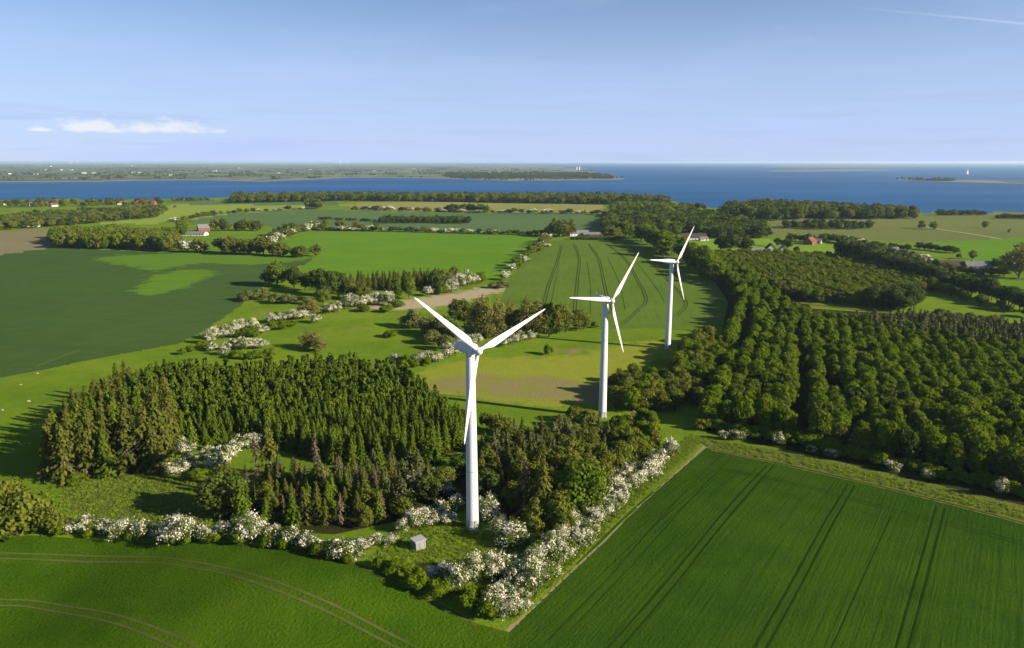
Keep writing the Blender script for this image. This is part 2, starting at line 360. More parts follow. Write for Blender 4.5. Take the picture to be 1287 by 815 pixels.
def build_ground():
    dep = np.radians(np.concatenate([np.linspace(62, 38, 60)[:-1], np.arange(38, 1.6, -0.125)]))
    rad = (CAMZ + 5) / np.tan(dep)
    a_in = np.arange(-41, 41.001, 0.125)
    a_out = np.linspace(41, 80, 40)[1:]
    azs = np.radians(np.concatenate([-a_out[::-1], a_in, a_out]))
    R, A = np.meshgrid(rad, azs, indexing='ij')
    X, Y = R * np.sin(A), R * np.cos(A)
    nr, na = X.shape
    polys = [world_poly(f[3]) for f in FIELDS]
    xc = 0.25 * (X[:-1, :-1] + X[1:, :-1] + X[:-1, 1:] + X[1:, 1:]); yc = 0.25 * (Y[:-1, :-1] + Y[1:, :-1] + Y[:-1, 1:] + Y[1:, 1:])
    cls = np.zeros(xc.shape, int)
    for i, p in enumerate(polys): cls[inside(p, xc, yc)] = i + 1
    cls[~inside(land_poly, xc, yc)] = -1
    # pull the sheet's vertices onto the field edges
    pad = np.pad(cls, 1, mode='edge')
    q = np.stack([pad[:-1, :-1], pad[1:, :-1], pad[:-1, 1:], pad[1:, 1:]])
    bd = q.min(0) != q.max(0)
    bi, bj = np.nonzero(bd)
    qx, qy = X[bi, bj], Y[bi, bj]
    best = np.full(qx.shape, 1e9); sx, sy = qx.copy(), qy.copy()
    rr = np.hypot(qx, qy)
    tang, radl = rr * math.radians(0.125), math.radians(0.125) * rr * rr / (CAMZ + 5)
    for p in polys + [land_poly]:
        for k in range(len(p)):
            (x0, y0), (x1, y1) = p[k], p[(k + 1) % len(p)]
            dx, dy = x1 - x0, y1 - y0
            t = np.clip(((qx - x0) * dx + (qy - y0) * dy) / (dx * dx + dy * dy + 1e-9), 0, 1)
            cx, cy = x0 + t * dx, y0 + t * dy
            ux, uy = qx / rr, qy / rr
            ex, ey = cx - qx, cy - qy
            d = ((ex * ux + ey * uy) / radl) ** 2 + ((-ex * uy + ey * ux) / tang) ** 2
            m = d < best
            best[m] = d[m]; sx[m] = cx[m]; sy[m] = cy[m]
    ok = best < 0.8
    X[bi[ok], bj[ok]] = sx[ok]; Y[bi[ok], bj[ok]] = sy[ok]
    Z = G(X, Y)
    soft = {}
    for nm, outs in SOFT.items():
        best = np.full(X.shape, -9.0)
        for o_ in outs:
            p = world_poly(o_); dm = np.full(X.shape, 1e9)
            RR = np.hypot(X, Y); ux, uy = X / RR, Y / RR
            for k in range(len(p)):
                (x0, y0), (x1, y1) = p[k], p[(k + 1) % len(p)]
                dx, dy = x1 - x0, y1 - y0
                t_ = np.clip(((X - x0) * dx + (Y - y0) * dy) / (dx * dx + dy * dy + 1e-9), 0, 1)
                dm = np.minimum(dm, np.hypot(X - x0 - t_ * dx, Y - y0 - t_ * dy))
            sd = np.where(inside(p, X, Y), dm, -dm)
            best = np.maximum(best, np.clip(0.47 + sd / (0.055 * RR), 0, 1.0) )
        soft[nm] = np.minimum(best, 0.66 if nm == 'bare' else 0.85 if nm == 'dry' else 1.0).ravel()
    V = np.stack([X, Y, Z], -1).reshape(-1, 3)
    idx = np.arange(nr * na).reshape(nr, na)
    Q = np.stack([idx[:-1, :-1], idx[:-1, 1:], idx[1:, 1:], idx[1:, :-1]], -1)
    objs = {}
    for c in range(0, len(FIELDS) + 1):
        sel = Q[cls == c]
        if not len(sel): continue
        used, inv = np.unique(sel, return_inverse=True)
        name, label, mk = ('meadow', 'rough green meadow between fields and woods', 'meadow') if c == 0 else FIELDS[c - 1][:3]
        me = mesh_np(name, V[used], inv.reshape(sel.shape)[:, ::-1], [GM[mk]], smooth=True)
        for nm in {'meadow': ('sand', 'bare', 'dry'), 'wheat': ('barley',)}.get(mk, ()):
            a_ = me.attributes.new(nm, 'FLOAT', 'POINT'); a_.data.foreach_set('value', soft[nm][used].astype(np.float32))
        o = link(name, me)
        tag(o, label, 'meadow' if c == 0 else name.split('_')[-1], kind='structure')
        objs[label] = o
    return objs
GROUND = build_ground()
def ground_named(s):
    return next(o for k, o in GROUND.items() if s in k)

# sea
t = NT('sea_water')
v = t.coords((1, 1, 1))
n1 = t.noise(t.coords((0.004, 0.02, 1)), 1.0, 6, 0.65)
n2 = t.noise(v, 0.25, 3, 0.6)
n3 = t.noise(t.coords((0.0006, 0.0022, 1)), 1.0, 5, 0.6)
hgt = t.math('ADD', t.math('MULTIPLY', n1, 2.0), t.math('MULTIPLY', n2, 0.4))
t.principled(t.mix(t.ramp(n3, 0.35, 0.7), (0.002, 0.054, 0.170), (0.009, 0.094, 0.250)), 0.55, 0.10, t.bump(hgt, 0.5, 2.0))
SEA = t.m
bm = bmesh.new()
bmesh.ops.create_circle(bm, cap_ends=True, segments=96, radius=78000)
me = bpy.data.meshes.new('sea'); bm.to_mesh(me); bm.free(); me.materials.append(SEA)
o = link('sea', me); o.location = (0, 0, SEA_Z); tag(o, 'deep blue sea stretching to the horizon', 'sea', kind='structure')

# ---------------------------------------------------------------- ribbons on the ground (wheel tracks, tracks)
def catmull(pts, n=14):
    p = np.array(pts, float); p = np.vstack([2 * p[0] - p[1], p, 2 * p[-1] - p[-2]])
    out = []
    for i in range(1, len(p) - 2):
        for s in np.linspace(0, 1, n, endpoint=False):
            a, b, c, d = p[i - 1], p[i], p[i + 1], p[i + 2]
            out.append(0.5 * ((2 * b) + (-a + c) * s + (2 * a - 5 * b + 4 * c - d) * s * s + (-a + 3 * b - 3 * c + d) * s ** 3))
    out.append(p[-2])
    return np.array(out)
def ribbon(name, pxpts, offs, width, mat, parent, lift=0.04, label=None, wob=0.1):
    w = catmull([P(*q)[:2] for q in pxpts])
    # even resampling
    seg = np.hypot(*np.diff(w, axis=0).T); s = np.concatenate([[0], np.cumsum(seg)])
    ns = max(8, int(s[-1] / max(0.6, s[-1] / 220)))
    ss = np.linspace(0, s[-1], ns)
    w = np.stack([np.interp(ss, s, w[:, 0]), np.interp(ss, s, w[:, 1])], 1)
    d = np.gradient(w, axis=0); d /= np.hypot(d[:, 0], d[:, 1])[:, None]
    nrm = np.stack([-d[:, 1], d[:, 0]], 1)
    V, F = [], []
    for off in offs:
        ww = width * (1 + wob * rng.normal(size=ns))
        b = len(V)
        for k in range(ns):
            for sgn in (-0.5, 0.5):
                x, y = w[k] + nrm[k] * (off + sgn * ww[k])
                V.append((x, y, float(G(x, y)) + lift + 1e-4 * math.hypot(x, y)))
        for k in range(ns - 1):
            F.append((b + 2 * k, b + 2 * k + 2, b + 2 * k + 3, b + 2 * k + 1))
    o = link(name, mesh_np(name, V, F, [mat]), parent)
    if label: o['label'] = label
    return o
TRACK = ground_mat('shaded_track_soil', (0.011, 0.030, 0.003), (0.020, 0.042, 0.005), fine=1.5, bdist=0.1)  # track soil painted darker to stand for the shadow the crop casts
TRACK_TAN = ground_mat('tan_wheel_track', (0.060, 0.075, 0.018), (0.105, 0.100, 0.038), (0.036, 0.078, 0.006), big=0.05, fine=0.8, c3amt=(0.50, 0.66), bdist=0.1)
TRACK_W = ground_mat('wheat_wheel_track', (0.030, 0.050, 0.010), (0.042, 0.062, 0.014), fine=1.5, bdist=0.1)  # wheat tramlines, the shade between the stalks put into their dark colour
rf = ground_named('straight wheel tracks'); lf = ground_named('rolling green'); tf = ground_named('curved wheel tracks'); wf = ground_named('large dark blue-green')
def par_line(p0, p1, ext=1.0):
    return [p0, ((p0[0] + p1[0]) / 2, (p0[1] + p1[1]) / 2), p1]
for a, b in [((968, 586), (768, 820)), ((1070, 610), (953, 820)), ((1183, 638), (1133, 820))]:
    ribbon('wheel_tracks', par_line(a, b), (-0.95, 0.95), 0.38, TRACK, rf)
for a, b in [((920, 575), (720, 790)), ((905, 574), (690, 805)), ((1120, 650), (1045, 815))]:
    ribbon('seed_gap', par_line(a, b), (0.0,), 0.12, TRACK, rf)
ribbon('headland_track', [(905, 590), (990, 606), (1100, 636), (1287, 684)], (-0.9, 0.9), 0.2, TRACK, rf)
ribbon('wheel_tracks', [(-20, 698), (90, 702), (190, 704), (270, 715), (350, 738), (430, 772), (520, 818)], (-1.0, 1.0), 0.60, TRACK_TAN, lf)
ribbon('wheel_tracks', [(-10, 757), (45, 760), (110, 771), (180, 790), (245, 820)], (-1.0, 1.0), 0.50, TRACK_TAN, lf)
ribbon('field_edge', [(300, 685), (380, 692), (450, 712), (530, 749), (600, 787)], (0.0,), 0.7, TRACK_TAN, lf, wob=0.35)
ribbon('soil_edge', [(892, 566), (1000, 589), (1287, 660)], (0.3,), 0.7, GM['margin'], ground_named('tan and green'), wob=0.3)
# curved tramlines behind the turbines
for q in [[(706, 309), (700, 330), (690, 358), (683, 385)], [(722, 308), (728, 325), (726, 350), (722, 395)],
          [(740, 307), (752, 325), (758, 350), (768, 395)], [(762, 306), (785, 325), (800, 350), (812, 376), (800, 392), (782, 408)],
          [(790, 308), (820, 332), (842, 355), (862, 380), (850, 398)]]:
    ribbon('wheel_tracks', q, (-0.95, 0.95), 0.55, TRACK_W, tf, lift=0.06)
for q in [[(703, 330), (697, 360), (692, 385)], [(738, 330), (742, 360), (742, 395)], [(764, 325), (778, 355), (786, 390)], [(800, 330), (822, 358), (836, 380)]]:
    ribbon('seed_gap', q, (0.0,), 0.3, TRACK_W, tf, lift=0.06)
ribbon('bent_crop', [(45, 462), (60, 455), (100, 440)], (0.0,), 2.2, GM['barley'], wf, wob=0.4)
ribbon('bent_crop', [(255, 352), (275, 346), (300, 340)], (0.0,), 1.6, GM['barley'], wf, wob=0.4)
o = ribbon('farm_track', [(1160, 285), (1190, 290), (1230, 296), (1258, 301)], (0.0,), 5.0, GM['sand'], None, lift=0.2); tag(o, 'pale farm track past two lone trees on the right', 'track', kind='structure')
o = ribbon('farm_track', [(1100, 312), (1130, 319), (1160, 327), (1182, 333)], (0.0,), 4.0, GM['sand'], None, lift=0.2); tag(o, 'pale track leading to the long brown farm', 'track', kind='structure')
o = ribbon('forest_ride', [(1005, 381), (1050, 386), (1110, 393), (1200, 402)], (0.0,), 6.0, GM['margin'], None, lift=0.15); tag(o, 'pale grassy ride cutting through the forest', 'track', kind='structure')
o = ribbon('grass_track', [(520, 695), (570, 688), (610, 697), (660, 690), (720, 650)], (-0.9, 0.9), 0.55, GM['margin'], None, lift=0.05, wob=0.4); tag(o, 'faint wheel track in the grass by the grey hut', 'track', kind='structure')

# ---------------------------------------------------------------- land across the water
def Psea(px, py):
    dx, dy, dz = pdir(px, py); t = (CAMZ - SEA_Z) / -dz
    return np.stack([dx * t, dy * t], -1)
t = NT('far_farmland')
v = t.coords((0.0045, 0.0022, 1))
vo = t.node('ShaderNodeTexVoronoi'); t.l.new(v, vo.inputs['Vector']); vo.inputs['Scale'].default_value = 1.0
sc_ = t.node('ShaderNodeSeparateColor'); t.l.new(vo.outputs['Color'], sc_.inputs[0])
c = t.mix(sc_.outputs[0], (0.055, 0.085, 0.042), (0.140, 0.160, 0.075))
c = t.mix(t.ramp(sc_.outputs[1], 0.75, 0.8), c, (0.17, 0.16, 0.10))
c = t.mix(t.ramp(t.noise(t.coords((0.002, 0.001, 1)), 1.0, 5, 0.6), 0.5, 0.62), c, (0.033, 0.046, 0.026))
t.principled(c, 0.9, 0.1)
FARLAND = t.m
t = NT('shore_sand'); t.principled(t.mix(t.noise(t.coords(), 0.01, 4), (0.20, 0.18, 0.13), (0.15, 0.15, 0.09)), 0.9, 0.1); SHORE = t.m
def far_land(name, label, poly, hmax, step=2.2, vstep=0.45):
    pl = np.array(poly, float)
    # work in world space on the sea plane
    wp = Psea(pl[:, 0], pl[:, 1])
    xs = np.arange(pl[:, 0].min(), pl[:, 0].max() + step, step); ys = np.arange(pl[:, 1].max(), pl[:, 1].min() - vstep, -vstep)
    ys = ys[ys > 204.1]
    XX, YY = np.meshgrid(xs, ys, indexing='ij')
    w = Psea(XX, YY)
    ins = inside(wp, w[..., 0], w[..., 1])
    # distance-to-edge in cells through simple erosion
    dist = np.zeros(ins.shape); cur = ins.copy()
    for _ in range(14):
        dist += cur
        p = np.pad(cur, 1); cur = cur & p[2:, 1:-1] & p[:-2, 1:-1] & p[1:-1, 2:] & p[1:-1, :-2]
    hz = hmax * np.clip(dist / 14.0, 0, 1) * (0.6 + 0.4 * np.sin(w[..., 0] * 0.0011 + 1) * np.cos(w[..., 1] * 0.0007)) 
    z = np.where(dist > 0, SEA_Z + 1.2 + hz, SEA_Z - 1.5)
    V = np.concatenate([w, z[..., None]], -1).reshape(-1, 3)
    idx = np.arange(XX.size).reshape(XX.shape)
    Q = np.stack([idx[:-1, :-1], idx[1:, :-1], idx[1:, 1:], idx[:-1, 1:]], -1)
    cnt = ins[:-1, :-1].astype(int) + ins[1:, :-1] + ins[1:, 1:] + ins[:-1, 1:]
    dm = np.minimum(np.minimum(dist[:-1, :-1], dist[1:, :-1]), np.minimum(dist[1:, 1:], dist[:-1, 1:]))
    keep = cnt > 0
    sel = Q[keep]; mi = (dm[keep] < 1.5).astype(int)
    used, inv = np.unique(sel, return_inverse=True)
    o = link(name, mesh_np(name, V[used], inv.reshape(sel.shape), [FARLAND, SHORE], mi, smooth=True))
    tag(o, label, 'land', kind='structure')
    def height(x, y):
        d2 = (w[..., 0] - x) ** 2 + (w[..., 1] - y) ** 2
        return float(z.ravel()[d2.argmin()])
    return wp, height
FL1, fl1_h = far_land('far_coast', 'low farmland across the water on the left', [(-260, 231), (0, 229), (110, 228.6), (250, 226.5), (330, 228.5), (400, 225.5), (440, 223.5), (520, 224), (585, 225.5), (640, 227.5), (700, 227), (780, 226), (786, 224.6), (760, 221), (730, 218.5), (752, 215.5), (735, 213), (700, 210), (640, 208.4), (520, 206.8), (300, 205.6), (-260, 205.2)], 7.0)
FL2, fl2_h = far_land('sand_spit', 'thin pale sandbank in the sea on the right', [(965, 215.6), (1000, 215.9), (1060, 215.4), (1110, 214.6), (1125, 213.8), (1080, 213.2), (1010, 213.9), (968, 214.6)], 1.0, vstep=0.3)
FL3, fl3_h = far_land('low_island', 'low wooded islet near the right edge of the sea', [(1125, 226.4), (1160, 227.8), (1220, 229.6), (1287, 231.2), (1420, 233), (1420, 229), (1287, 227.8), (1200, 226.2), (1150, 224.9), (1128, 225.2)], 1.5, vstep=0.3)
FL4, fl4_h = far_land('distant_coast', 'distant low coast on the right horizon', [(960, 210.2), (1050, 211.0), (1130, 209.6), (1287, 207.8), (1420, 207.6), (1420, 205.2), (1130, 205.6), (990, 207.2)], 8.0, vstep=0.3)

# ---------------------------------------------------------------- tree prototypes
BARK = plain('bark', (0.085, 0.065, 0.045), 0.9, 0.1, 0.3, 3.0)
PALEBARK = plain('pale_bark', (0.23, 0.20, 0.16), 0.9, 0.1, 0.3, 3.0)
LM = {
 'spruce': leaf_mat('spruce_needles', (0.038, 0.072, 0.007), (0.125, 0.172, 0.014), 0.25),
 'oldspruce': leaf_mat('old_spruce_needles', (0.055, 0.070, 0.011), (0.122, 0.128, 0.022), 0.22),
 'blue': leaf_mat('blue_spruce_needles', (0.064, 0.076, 0.026), (0.125, 0.134, 0.050), 0.20),
 'dead': leaf_mat('dying_spruce_needles', (0.110, 0.088, 0.050), (0.165, 0.130, 0.075), 0.15),
 'forest': leaf_mat('forest_leaves', (0.074, 0.130, 0.006), (0.172, 0.235, 0.010), 0.40),
 'darkforest': leaf_mat('dark_forest_leaves', (0.042, 0.068, 0.012), (0.085, 0.118, 0.020), 0.28),
 'olive': leaf_mat('olive_leaves', (0.095, 0.118, 0.016), (0.165, 0.185, 0.026), 0.33),
 'bright': leaf_mat('fresh_leaves', (0.090, 0.145, 0.012), (0.165, 0.215, 0.018), 0.38),
 'willow': leaf_mat('willow_leaves', (0.105, 0.130, 0.034), (0.175, 0.190, 0.058), 0.33),
 'brown': leaf_mat('budding_twigs', (0.145, 0.140, 0.034), (0.215, 0.205, 0.050), 0.30),
 'hawthorn': leaf_mat('hawthorn_blossom', (0.070, 0.110, 0.013), (0.115, 0.160, 0.020), 0.35, white=(0.72, 0.69, 0.54)),
}
def unit(v): return v / (np.linalg.norm(v, axis=-1, keepdims=True) + 1e-9)
def quads(c, nrm, size, r, asp=1.0, upbias=None):
    """leaf cards: centres c, facing nrm, half size"""
    n = len(c)
    a = r.normal(size=(n, 3)) if upbias is None else upbias + 0.25 * r.normal(size=(n, 3))
    u = unit(np.cross(nrm, a)); v = np.cross(nrm, u)
    su = (size * asp)[:, None]; sv = size[:, None]
    k = r.uniform(0.7, 1.3, (n, 4, 1))
    V = np.stack([c - u * su * k[:, 0] , c - v * sv * k[:, 1], c + u * su * k[:, 2], c + v * sv * k[:, 3]], 1)
    V[:, 0] += nrm * size[:, None] * 0.25; V[:, 2] += nrm * size[:, None] * 0.25
    return V.reshape(-1, 3), np.arange(4 * n).reshape(n, 4)
def tube(p, r, seg=6):
    """tapered tube along points p with radii r -> verts, quads"""
    p = np.array(p, float); V, F = [], []
    for i in range(len(p)):
        d = unit((p[min(i + 1, len(p) - 1)] - p[max(i - 1, 0)])[None])[0]
        a = unit(np.cross(d, [0.31, 0.95, 0.07])[None])[0]; b = np.cross(d, a)
        for k in range(seg):
            t_ = 2 * math.pi * k / seg
            V.append(p[i] + r[i] * (math.cos(t_) * a + math.sin(t_) * b))
    for i in range(len(p) - 1):
        for k in range(seg):
            F.append((i * seg + k, i * seg + (k + 1) % seg, (i + 1) * seg + (k + 1) % seg, (i + 1) * seg + k))
    return np.array(V), np.array(F)
def join(parts):
    V, F, b = [], [], 0
    for v, f in parts:
        V.append(v); F.append(f + b); b += len(v)
    return np.vstack(V), np.vstack(F)

def broad_arrays(seed, w=1.0, n=3600, blobs=30, low=0.22, leaf=0.030, shape='round', bloom=None, trunk_r=0.022, limbs=6, brs=0.92, rag=0.0):
    """unit-height tree; w = crown width / height"""
    r = np.random.default_rng(seed)
    cz, rz = (1 + low) / 2, (1 - low) / 2
    d = unit(r.normal(size=(blobs, 3)))
    rad = (r.uniform(0.45, 0.80, blobs) if rag < 0.3 else r.uniform(0.3, 1.0, blobs))[:, None]
    cen = d * rad * np.array([w / 2, w / 2, rz])
    if shape == 'tall':
        cen[:, :2] *= (1 - 0.45 * np.clip(cen[:, 2:3] / rz, -0.3, 1))
    elif shape == 'dome':
        cen[:, 2] = np.abs(cen[:, 2]) * 1.2 - rz * 0.45
    cen[:, 2] += cz
    br = r.uniform(0.16, 0.30, blobs) * min(w, 1.0) * brs
    br *= np.where(cen[:, 2] > cz + 0.45 * rz, 0.8, 1.0)
    per = np.maximum(20, (n * br ** 2 / (br ** 2).sum()).astype(int))
    C, N, T, S = [], [], [], []
    for i in range(blobs):
        m = per[i]
        q = unit(r.normal(size=(m, 3)) + np.array([0, 0, 0.35]))
        rr = br[i] * (r.uniform(0.55, 1.10, (m, 1)) + rag * np.maximum(r.normal(size=(m, 1)), 0))
        lump = 1 + 0.18 * np.sin(q[:, :1] * 7 + i) * np.cos(q[:, 1:2] * 6 - i)
        C.append(cen[i] + q * rr * lump * np.array([1, 1, 0.85]))
        N.append(unit(q + 0.42 * r.normal(size=(m, 3))))
        t_ = np.clip(r.uniform(0, 1) * 0.55 + 0.45 * r.uniform(0, 1, m), 0, 1)
        if bloom is not None:
            pb = 0.92 if r.uniform() < bloom else 0.08
            hz = np.clip((q[:, 2] + 0.75) / 1.0, 0.1, 1)
            zz = np.clip((cen[i, 2] - 0.12) / 0.25, 0.25, 1)
            t_ = np.where(r.uniform(0, 1, m) < pb * hz * zz, 2.0, t_ * 0.99)
        T.append(t_); S.append(leaf * r.uniform(0.7, 1.35, m))
    C = np.vstack(C); N = np.vstack(N); T = np.concatenate(T); S = np.concatenate(S)
    ok = C[:, 2] > 0.02
    lv, lf_ = quads(C[ok], N[ok], S[ok], r); T = T[ok]
    tr = [tube([(0, 0, -0.03), (0.01, 0, low), (0.0, 0.015, cz), (0.0, 0, cz + rz * 0.6)], [trunk_r * 1.25, trunk_r, trunk_r * 0.7, trunk_r * 0.2])]
    for k in r.choice(blobs, min(limbs, blobs), replace=False):
        z0 = r.uniform(low * 0.7, cz)
        tr.append(tube([(0, 0, z0), (cen[k] + np.array([0, 0, z0])) / 2, cen[k]], [trunk_r * 0.55, trunk_r * 0.4, trunk_r * 0.12], 5))
    return (lv, lf_, T), join(tr)
def spruce_arrays(seed, w=0.36, whorls=24, low=0.10, dens=1.0, droop=0.28, leaf=0.026, bare=0.0, trunk_r=0.013, top=1.0, lop=0.0):
    r = np.random.default_rng(seed)
    C, N, T, S, U = [], [], [], [], []
    sticks = []
    for i in range(whorls):
        f = i / (whorls - 1)
        z = low + (1 - low) * f ** 0.93
        L = w / 2 * ((1 - f) ** 0.82 + 0.04) * r.uniform(0.85 - lop, 1.12 + lop * 0.6)
        nb = max(4, int(r.integers(8, 11) * dens))
        a0 = r.uniform(0, 6.28)
        for b in range(nb):
            a = a0 + 6.283 * b / nb + r.normal() * 0.18
            Lb = L * r.uniform(0.75 - lop, 1.12 + lop)
            dr = np.array([math.cos(a), math.sin(a), 0])
            side = np.array([-dr[1], dr[0], 0])
            k = max(2, int(Lb / (leaf * 1.05)))
            bt = r.uniform(0, 1) * 0.6
            if f < bare:
                if r.uniform() < 0.6:
                    sticks.append(tube([dr * 0.003 + [0, 0, z], dr * Lb * 0.9 + [0, 0, z - droop * Lb]], [0.0022, 0.0007], 3))
                if r.uniform() < 0.75: continue
            for j in range(k):
                s = (j + 0.7) / k
                zz = z - droop * Lb * s ** 1.4 + 0.10 * Lb * s ** 3
                c = dr * Lb * s + np.array([0, 0, zz]) + r.normal(size=3) * leaf * 0.28 + side * r.normal() * leaf * 0.9 * (1.2 - s)
                C.append(c); N.append(np.array([0, 0, 0.62]) + dr * 1.0 + 0.45 * r.normal(size=3))
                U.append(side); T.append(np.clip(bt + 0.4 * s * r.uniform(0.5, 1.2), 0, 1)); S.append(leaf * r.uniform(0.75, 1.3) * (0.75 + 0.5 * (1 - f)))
    C = np.array(C); N = unit(np.array(N)); S = np.array(S); U = np.array(U)
    lv, lf_ = quads(C, N, S, r, 1.45, U)
    tr = [tube([(0, 0, -0.03), (0, 0, 0.4), (0, 0, 0.985 * top)], [trunk_r, trunk_r * 0.75, trunk_r * 0.1])] + sticks
    return (lv, lf_, np.array(T)), join(tr)

PROTO = {}
class Proto: pass
def reg(kind, arrays, leafmat, bark):
    (lv, lf_, tt), (tv, tfc) = arrays
    p = Proto()
    p.crown = mesh_np(kind + '_crown', lv, lf_, [leafmat], tint=tt)
    p.trunk = mesh_np(kind + '_trunk', tv, tfc, [bark])
    V, F = join([(lv, lf_), (tv, tfc)])
    p.whole = mesh_np(kind, V, F, [leafmat, bark], np.concatenate([np.zeros(len(lf_), int), np.ones(len(tfc), int)]), np.concatenate([tt, np.zeros(len(tfc))]))
    PROTO.setdefault(kind, []).append(p)
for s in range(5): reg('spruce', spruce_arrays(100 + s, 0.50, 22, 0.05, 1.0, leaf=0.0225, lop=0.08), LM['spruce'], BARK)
for s in range(4): reg('oldspruce', spruce_arrays(120 + s, 0.48, 25, 0.08, 1.0, 0.35, 0.0195, lop=0.2, bare=0.18 + 0.16 * (s % 3)), LM['oldspruce'], PALEBARK)
for s in range(3): reg('blue', spruce_arrays(140 + s, 0.60, 19, 0.14, 0.8, 0.05, 0.026, lop=0.3), LM['blue'], PALEBARK)
for s in range(3): reg('dead', spruce_arrays(160 + s, 0.36, 24, 0.10, 0.55, 0.5, 0.017, bare=0.45), LM['dead'], PALEBARK)
for s in range(6): reg('forest', broad_arrays(200 + s, 0.60 + 0.05 * (s % 3), 4200, 50, 0.08, 0.023, 'tall', brs=0.68, rag=0.2), LM['forest'], BARK)
for s in range(3): reg('darkforest', broad_arrays(220 + s, 0.70, 2600, 24, 0.14, 0.030), LM['darkforest'], BARK)
for s in range(4): reg('olive', broad_arrays(240 + s, 0.62, 3600, 36, 0.05, 0.024, 'tall', brs=0.85, rag=0.2), LM['olive'], BARK)
for s in range(4): reg('bright', broad_arrays(260 + s, 0.85, 3600, 30, 0.14, 0.028), LM['bright'], BARK)
for s in range(4): reg('willow', broad_arrays(280 + s, 1.35, 3200, 28, 0.02, 0.040, 'dome', trunk_r=0.03), LM['willow'], BARK)
for s in range(3): reg('brown', broad_arrays(300 + s, 0.70, 3200, 40, 0.03, 0.020, 'tall', limbs=16, brs=0.8, rag=0.3), LM['brown'], PALEBARK)
for s in range(6): reg('hawthorn', broad_arrays(320 + s, 1.15, 4600, 60, 0.02, 0.026, 'dome', bloom=0.60, trunk_r=0.03, brs=0.72, rag=0.35), LM['hawthorn'], BARK)
for s in range(3): reg('halfhawthorn', broad_arrays(340 + s, 1.15, 3200, 46, 0.02, 0.032, 'dome', bloom=0.34, trunk_r=0.03, brs=0.75, rag=0.35), LM['hawthorn'], BARK)
for s in range(4): reg('shrub', broad_arrays(360 + s, 1.20, 2600, 24, 0.02, 0.040, 'dome', trunk_r=0.03), LM['olive'], BARK)
for s in range(3): reg('greenshrub', broad_arrays(380 + s, 1.20, 2600, 24, 0.02, 0.040, 'dome', trunk_r=0.03), LM['forest'], BARK)
for s in range(4): reg('farforest', broad_arrays(400 + s, 0.85, 1150, 24, 0.05, 0.040, brs=0.85), LM['darkforest'], BARK)
for s in range(4): reg('farolive', broad_arrays(420 + s, 0.85, 1150, 24, 0.05, 0.040, brs=0.85), LM['olive'], BARK)
for s in range(3): reg('farbright', broad_arrays(440 + s, 0.85, 1150, 24, 0.05, 0.040, brs=0.85), LM['forest'], BARK)
for s in range(3): reg('farhaw', broad_arrays(460 + s, 1.1, 900, 26, 0.02, 0.045, 'dome', bloom=0.38), LM['hawthorn'], BARK)
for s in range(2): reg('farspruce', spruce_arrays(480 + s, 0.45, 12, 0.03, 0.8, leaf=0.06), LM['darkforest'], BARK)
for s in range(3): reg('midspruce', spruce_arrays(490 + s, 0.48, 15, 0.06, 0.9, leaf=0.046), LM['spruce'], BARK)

OBJNAME = {'spruce': 'spruce_tree', 'oldspruce': 'old_spruce_tree', 'blue': 'blue_spruce_tree', 'dead': 'dying_spruce_tree', 'forest': 'broadleaf_tree',
           'darkforest': 'dark_broadleaf_tree', 'olive': 'birch_tree', 'bright': 'leafy_tree', 'willow': 'willow_bush', 'brown': 'budding_tree', 'hawthorn': 'hawthorn_bush',
           'halfhawthorn': 'hawthorn_bush', 'shrub': 'shrub', 'greenshrub': 'shrub', 'farforest': 'dark_tree', 'farolive': 'hedge_tree', 'farbright': 'hedge_tree', 'farhaw': 'flowering_hedge_bush', 'farspruce': 'conifer_tree', 'midspruce': 'spruce_tree'}
CAT = lambda k: 'bush' if OBJNAME[k].endswith(('bush', 'shrub')) else 'tree'
def tree_at(kind, x, y, h, ws, label, group=None, parts=True, sink=0.0, pick=None):
    ps = PROTO[kind]; p = ps[int(rng.integers(len(ps))) if pick is None else pick]
    z = float(G(x, y)) - sink
    wv = 0.28 if 'hawthorn' in kind else 0.10
    s = (h * ws * float(rng.uniform(1 - wv * 0.6, 1 + wv)), h * ws * float(rng.uniform(1 - wv * 0.6, 1 + wv)), h * float(rng.uniform(1 - wv * 0.5, 1 + wv * 0.5)))
    rot = (float(rng.normal() * 0.02), float(rng.normal() * 0.02), float(rng.uniform(0, 6.28)))
    if parts:
        o = link(OBJNAME[kind], None); o.empty_display_size = 0.5
        for nm, me in (('trunk', p.trunk), ('crown', p.crown)):
            link(nm, me, o)
    else:
        o = link(OBJNAME[kind], p.whole)
    o.location = (x, y, z); o.rotation_euler = rot; o.scale = s
    return tag(o, label, CAT(kind), group)
def tree_px(kind, px, py, hp, label, group=None, wp=None, parts=True, pick=None):
    """base pixel, height and width in photograph pixels"""
    b = P(px, py); d = depth_of(b)
    h = hp * d / FPX * 1.03
    w0 = {'hawthorn': 1.15, 'halfhawthorn': 1.15, 'shrub': 1.2, 'greenshrub': 1.2, 'willow': 1.35, 'bright': .85, 'forest': .62, 'olive': .62, 'brown': .7, 'darkforest': .7,
          'spruce': .40, 'oldspruce': .50, 'blue': .62, 'dead': .36}.get(kind, 0.85)
    ws = 1.0 if wp is None else (wp * d / FPX) / (w0 * 1.12 * h)
    return tree_at(kind, float(b[0]), float(b[1]), h, ws, label, group, parts, pick=pick)
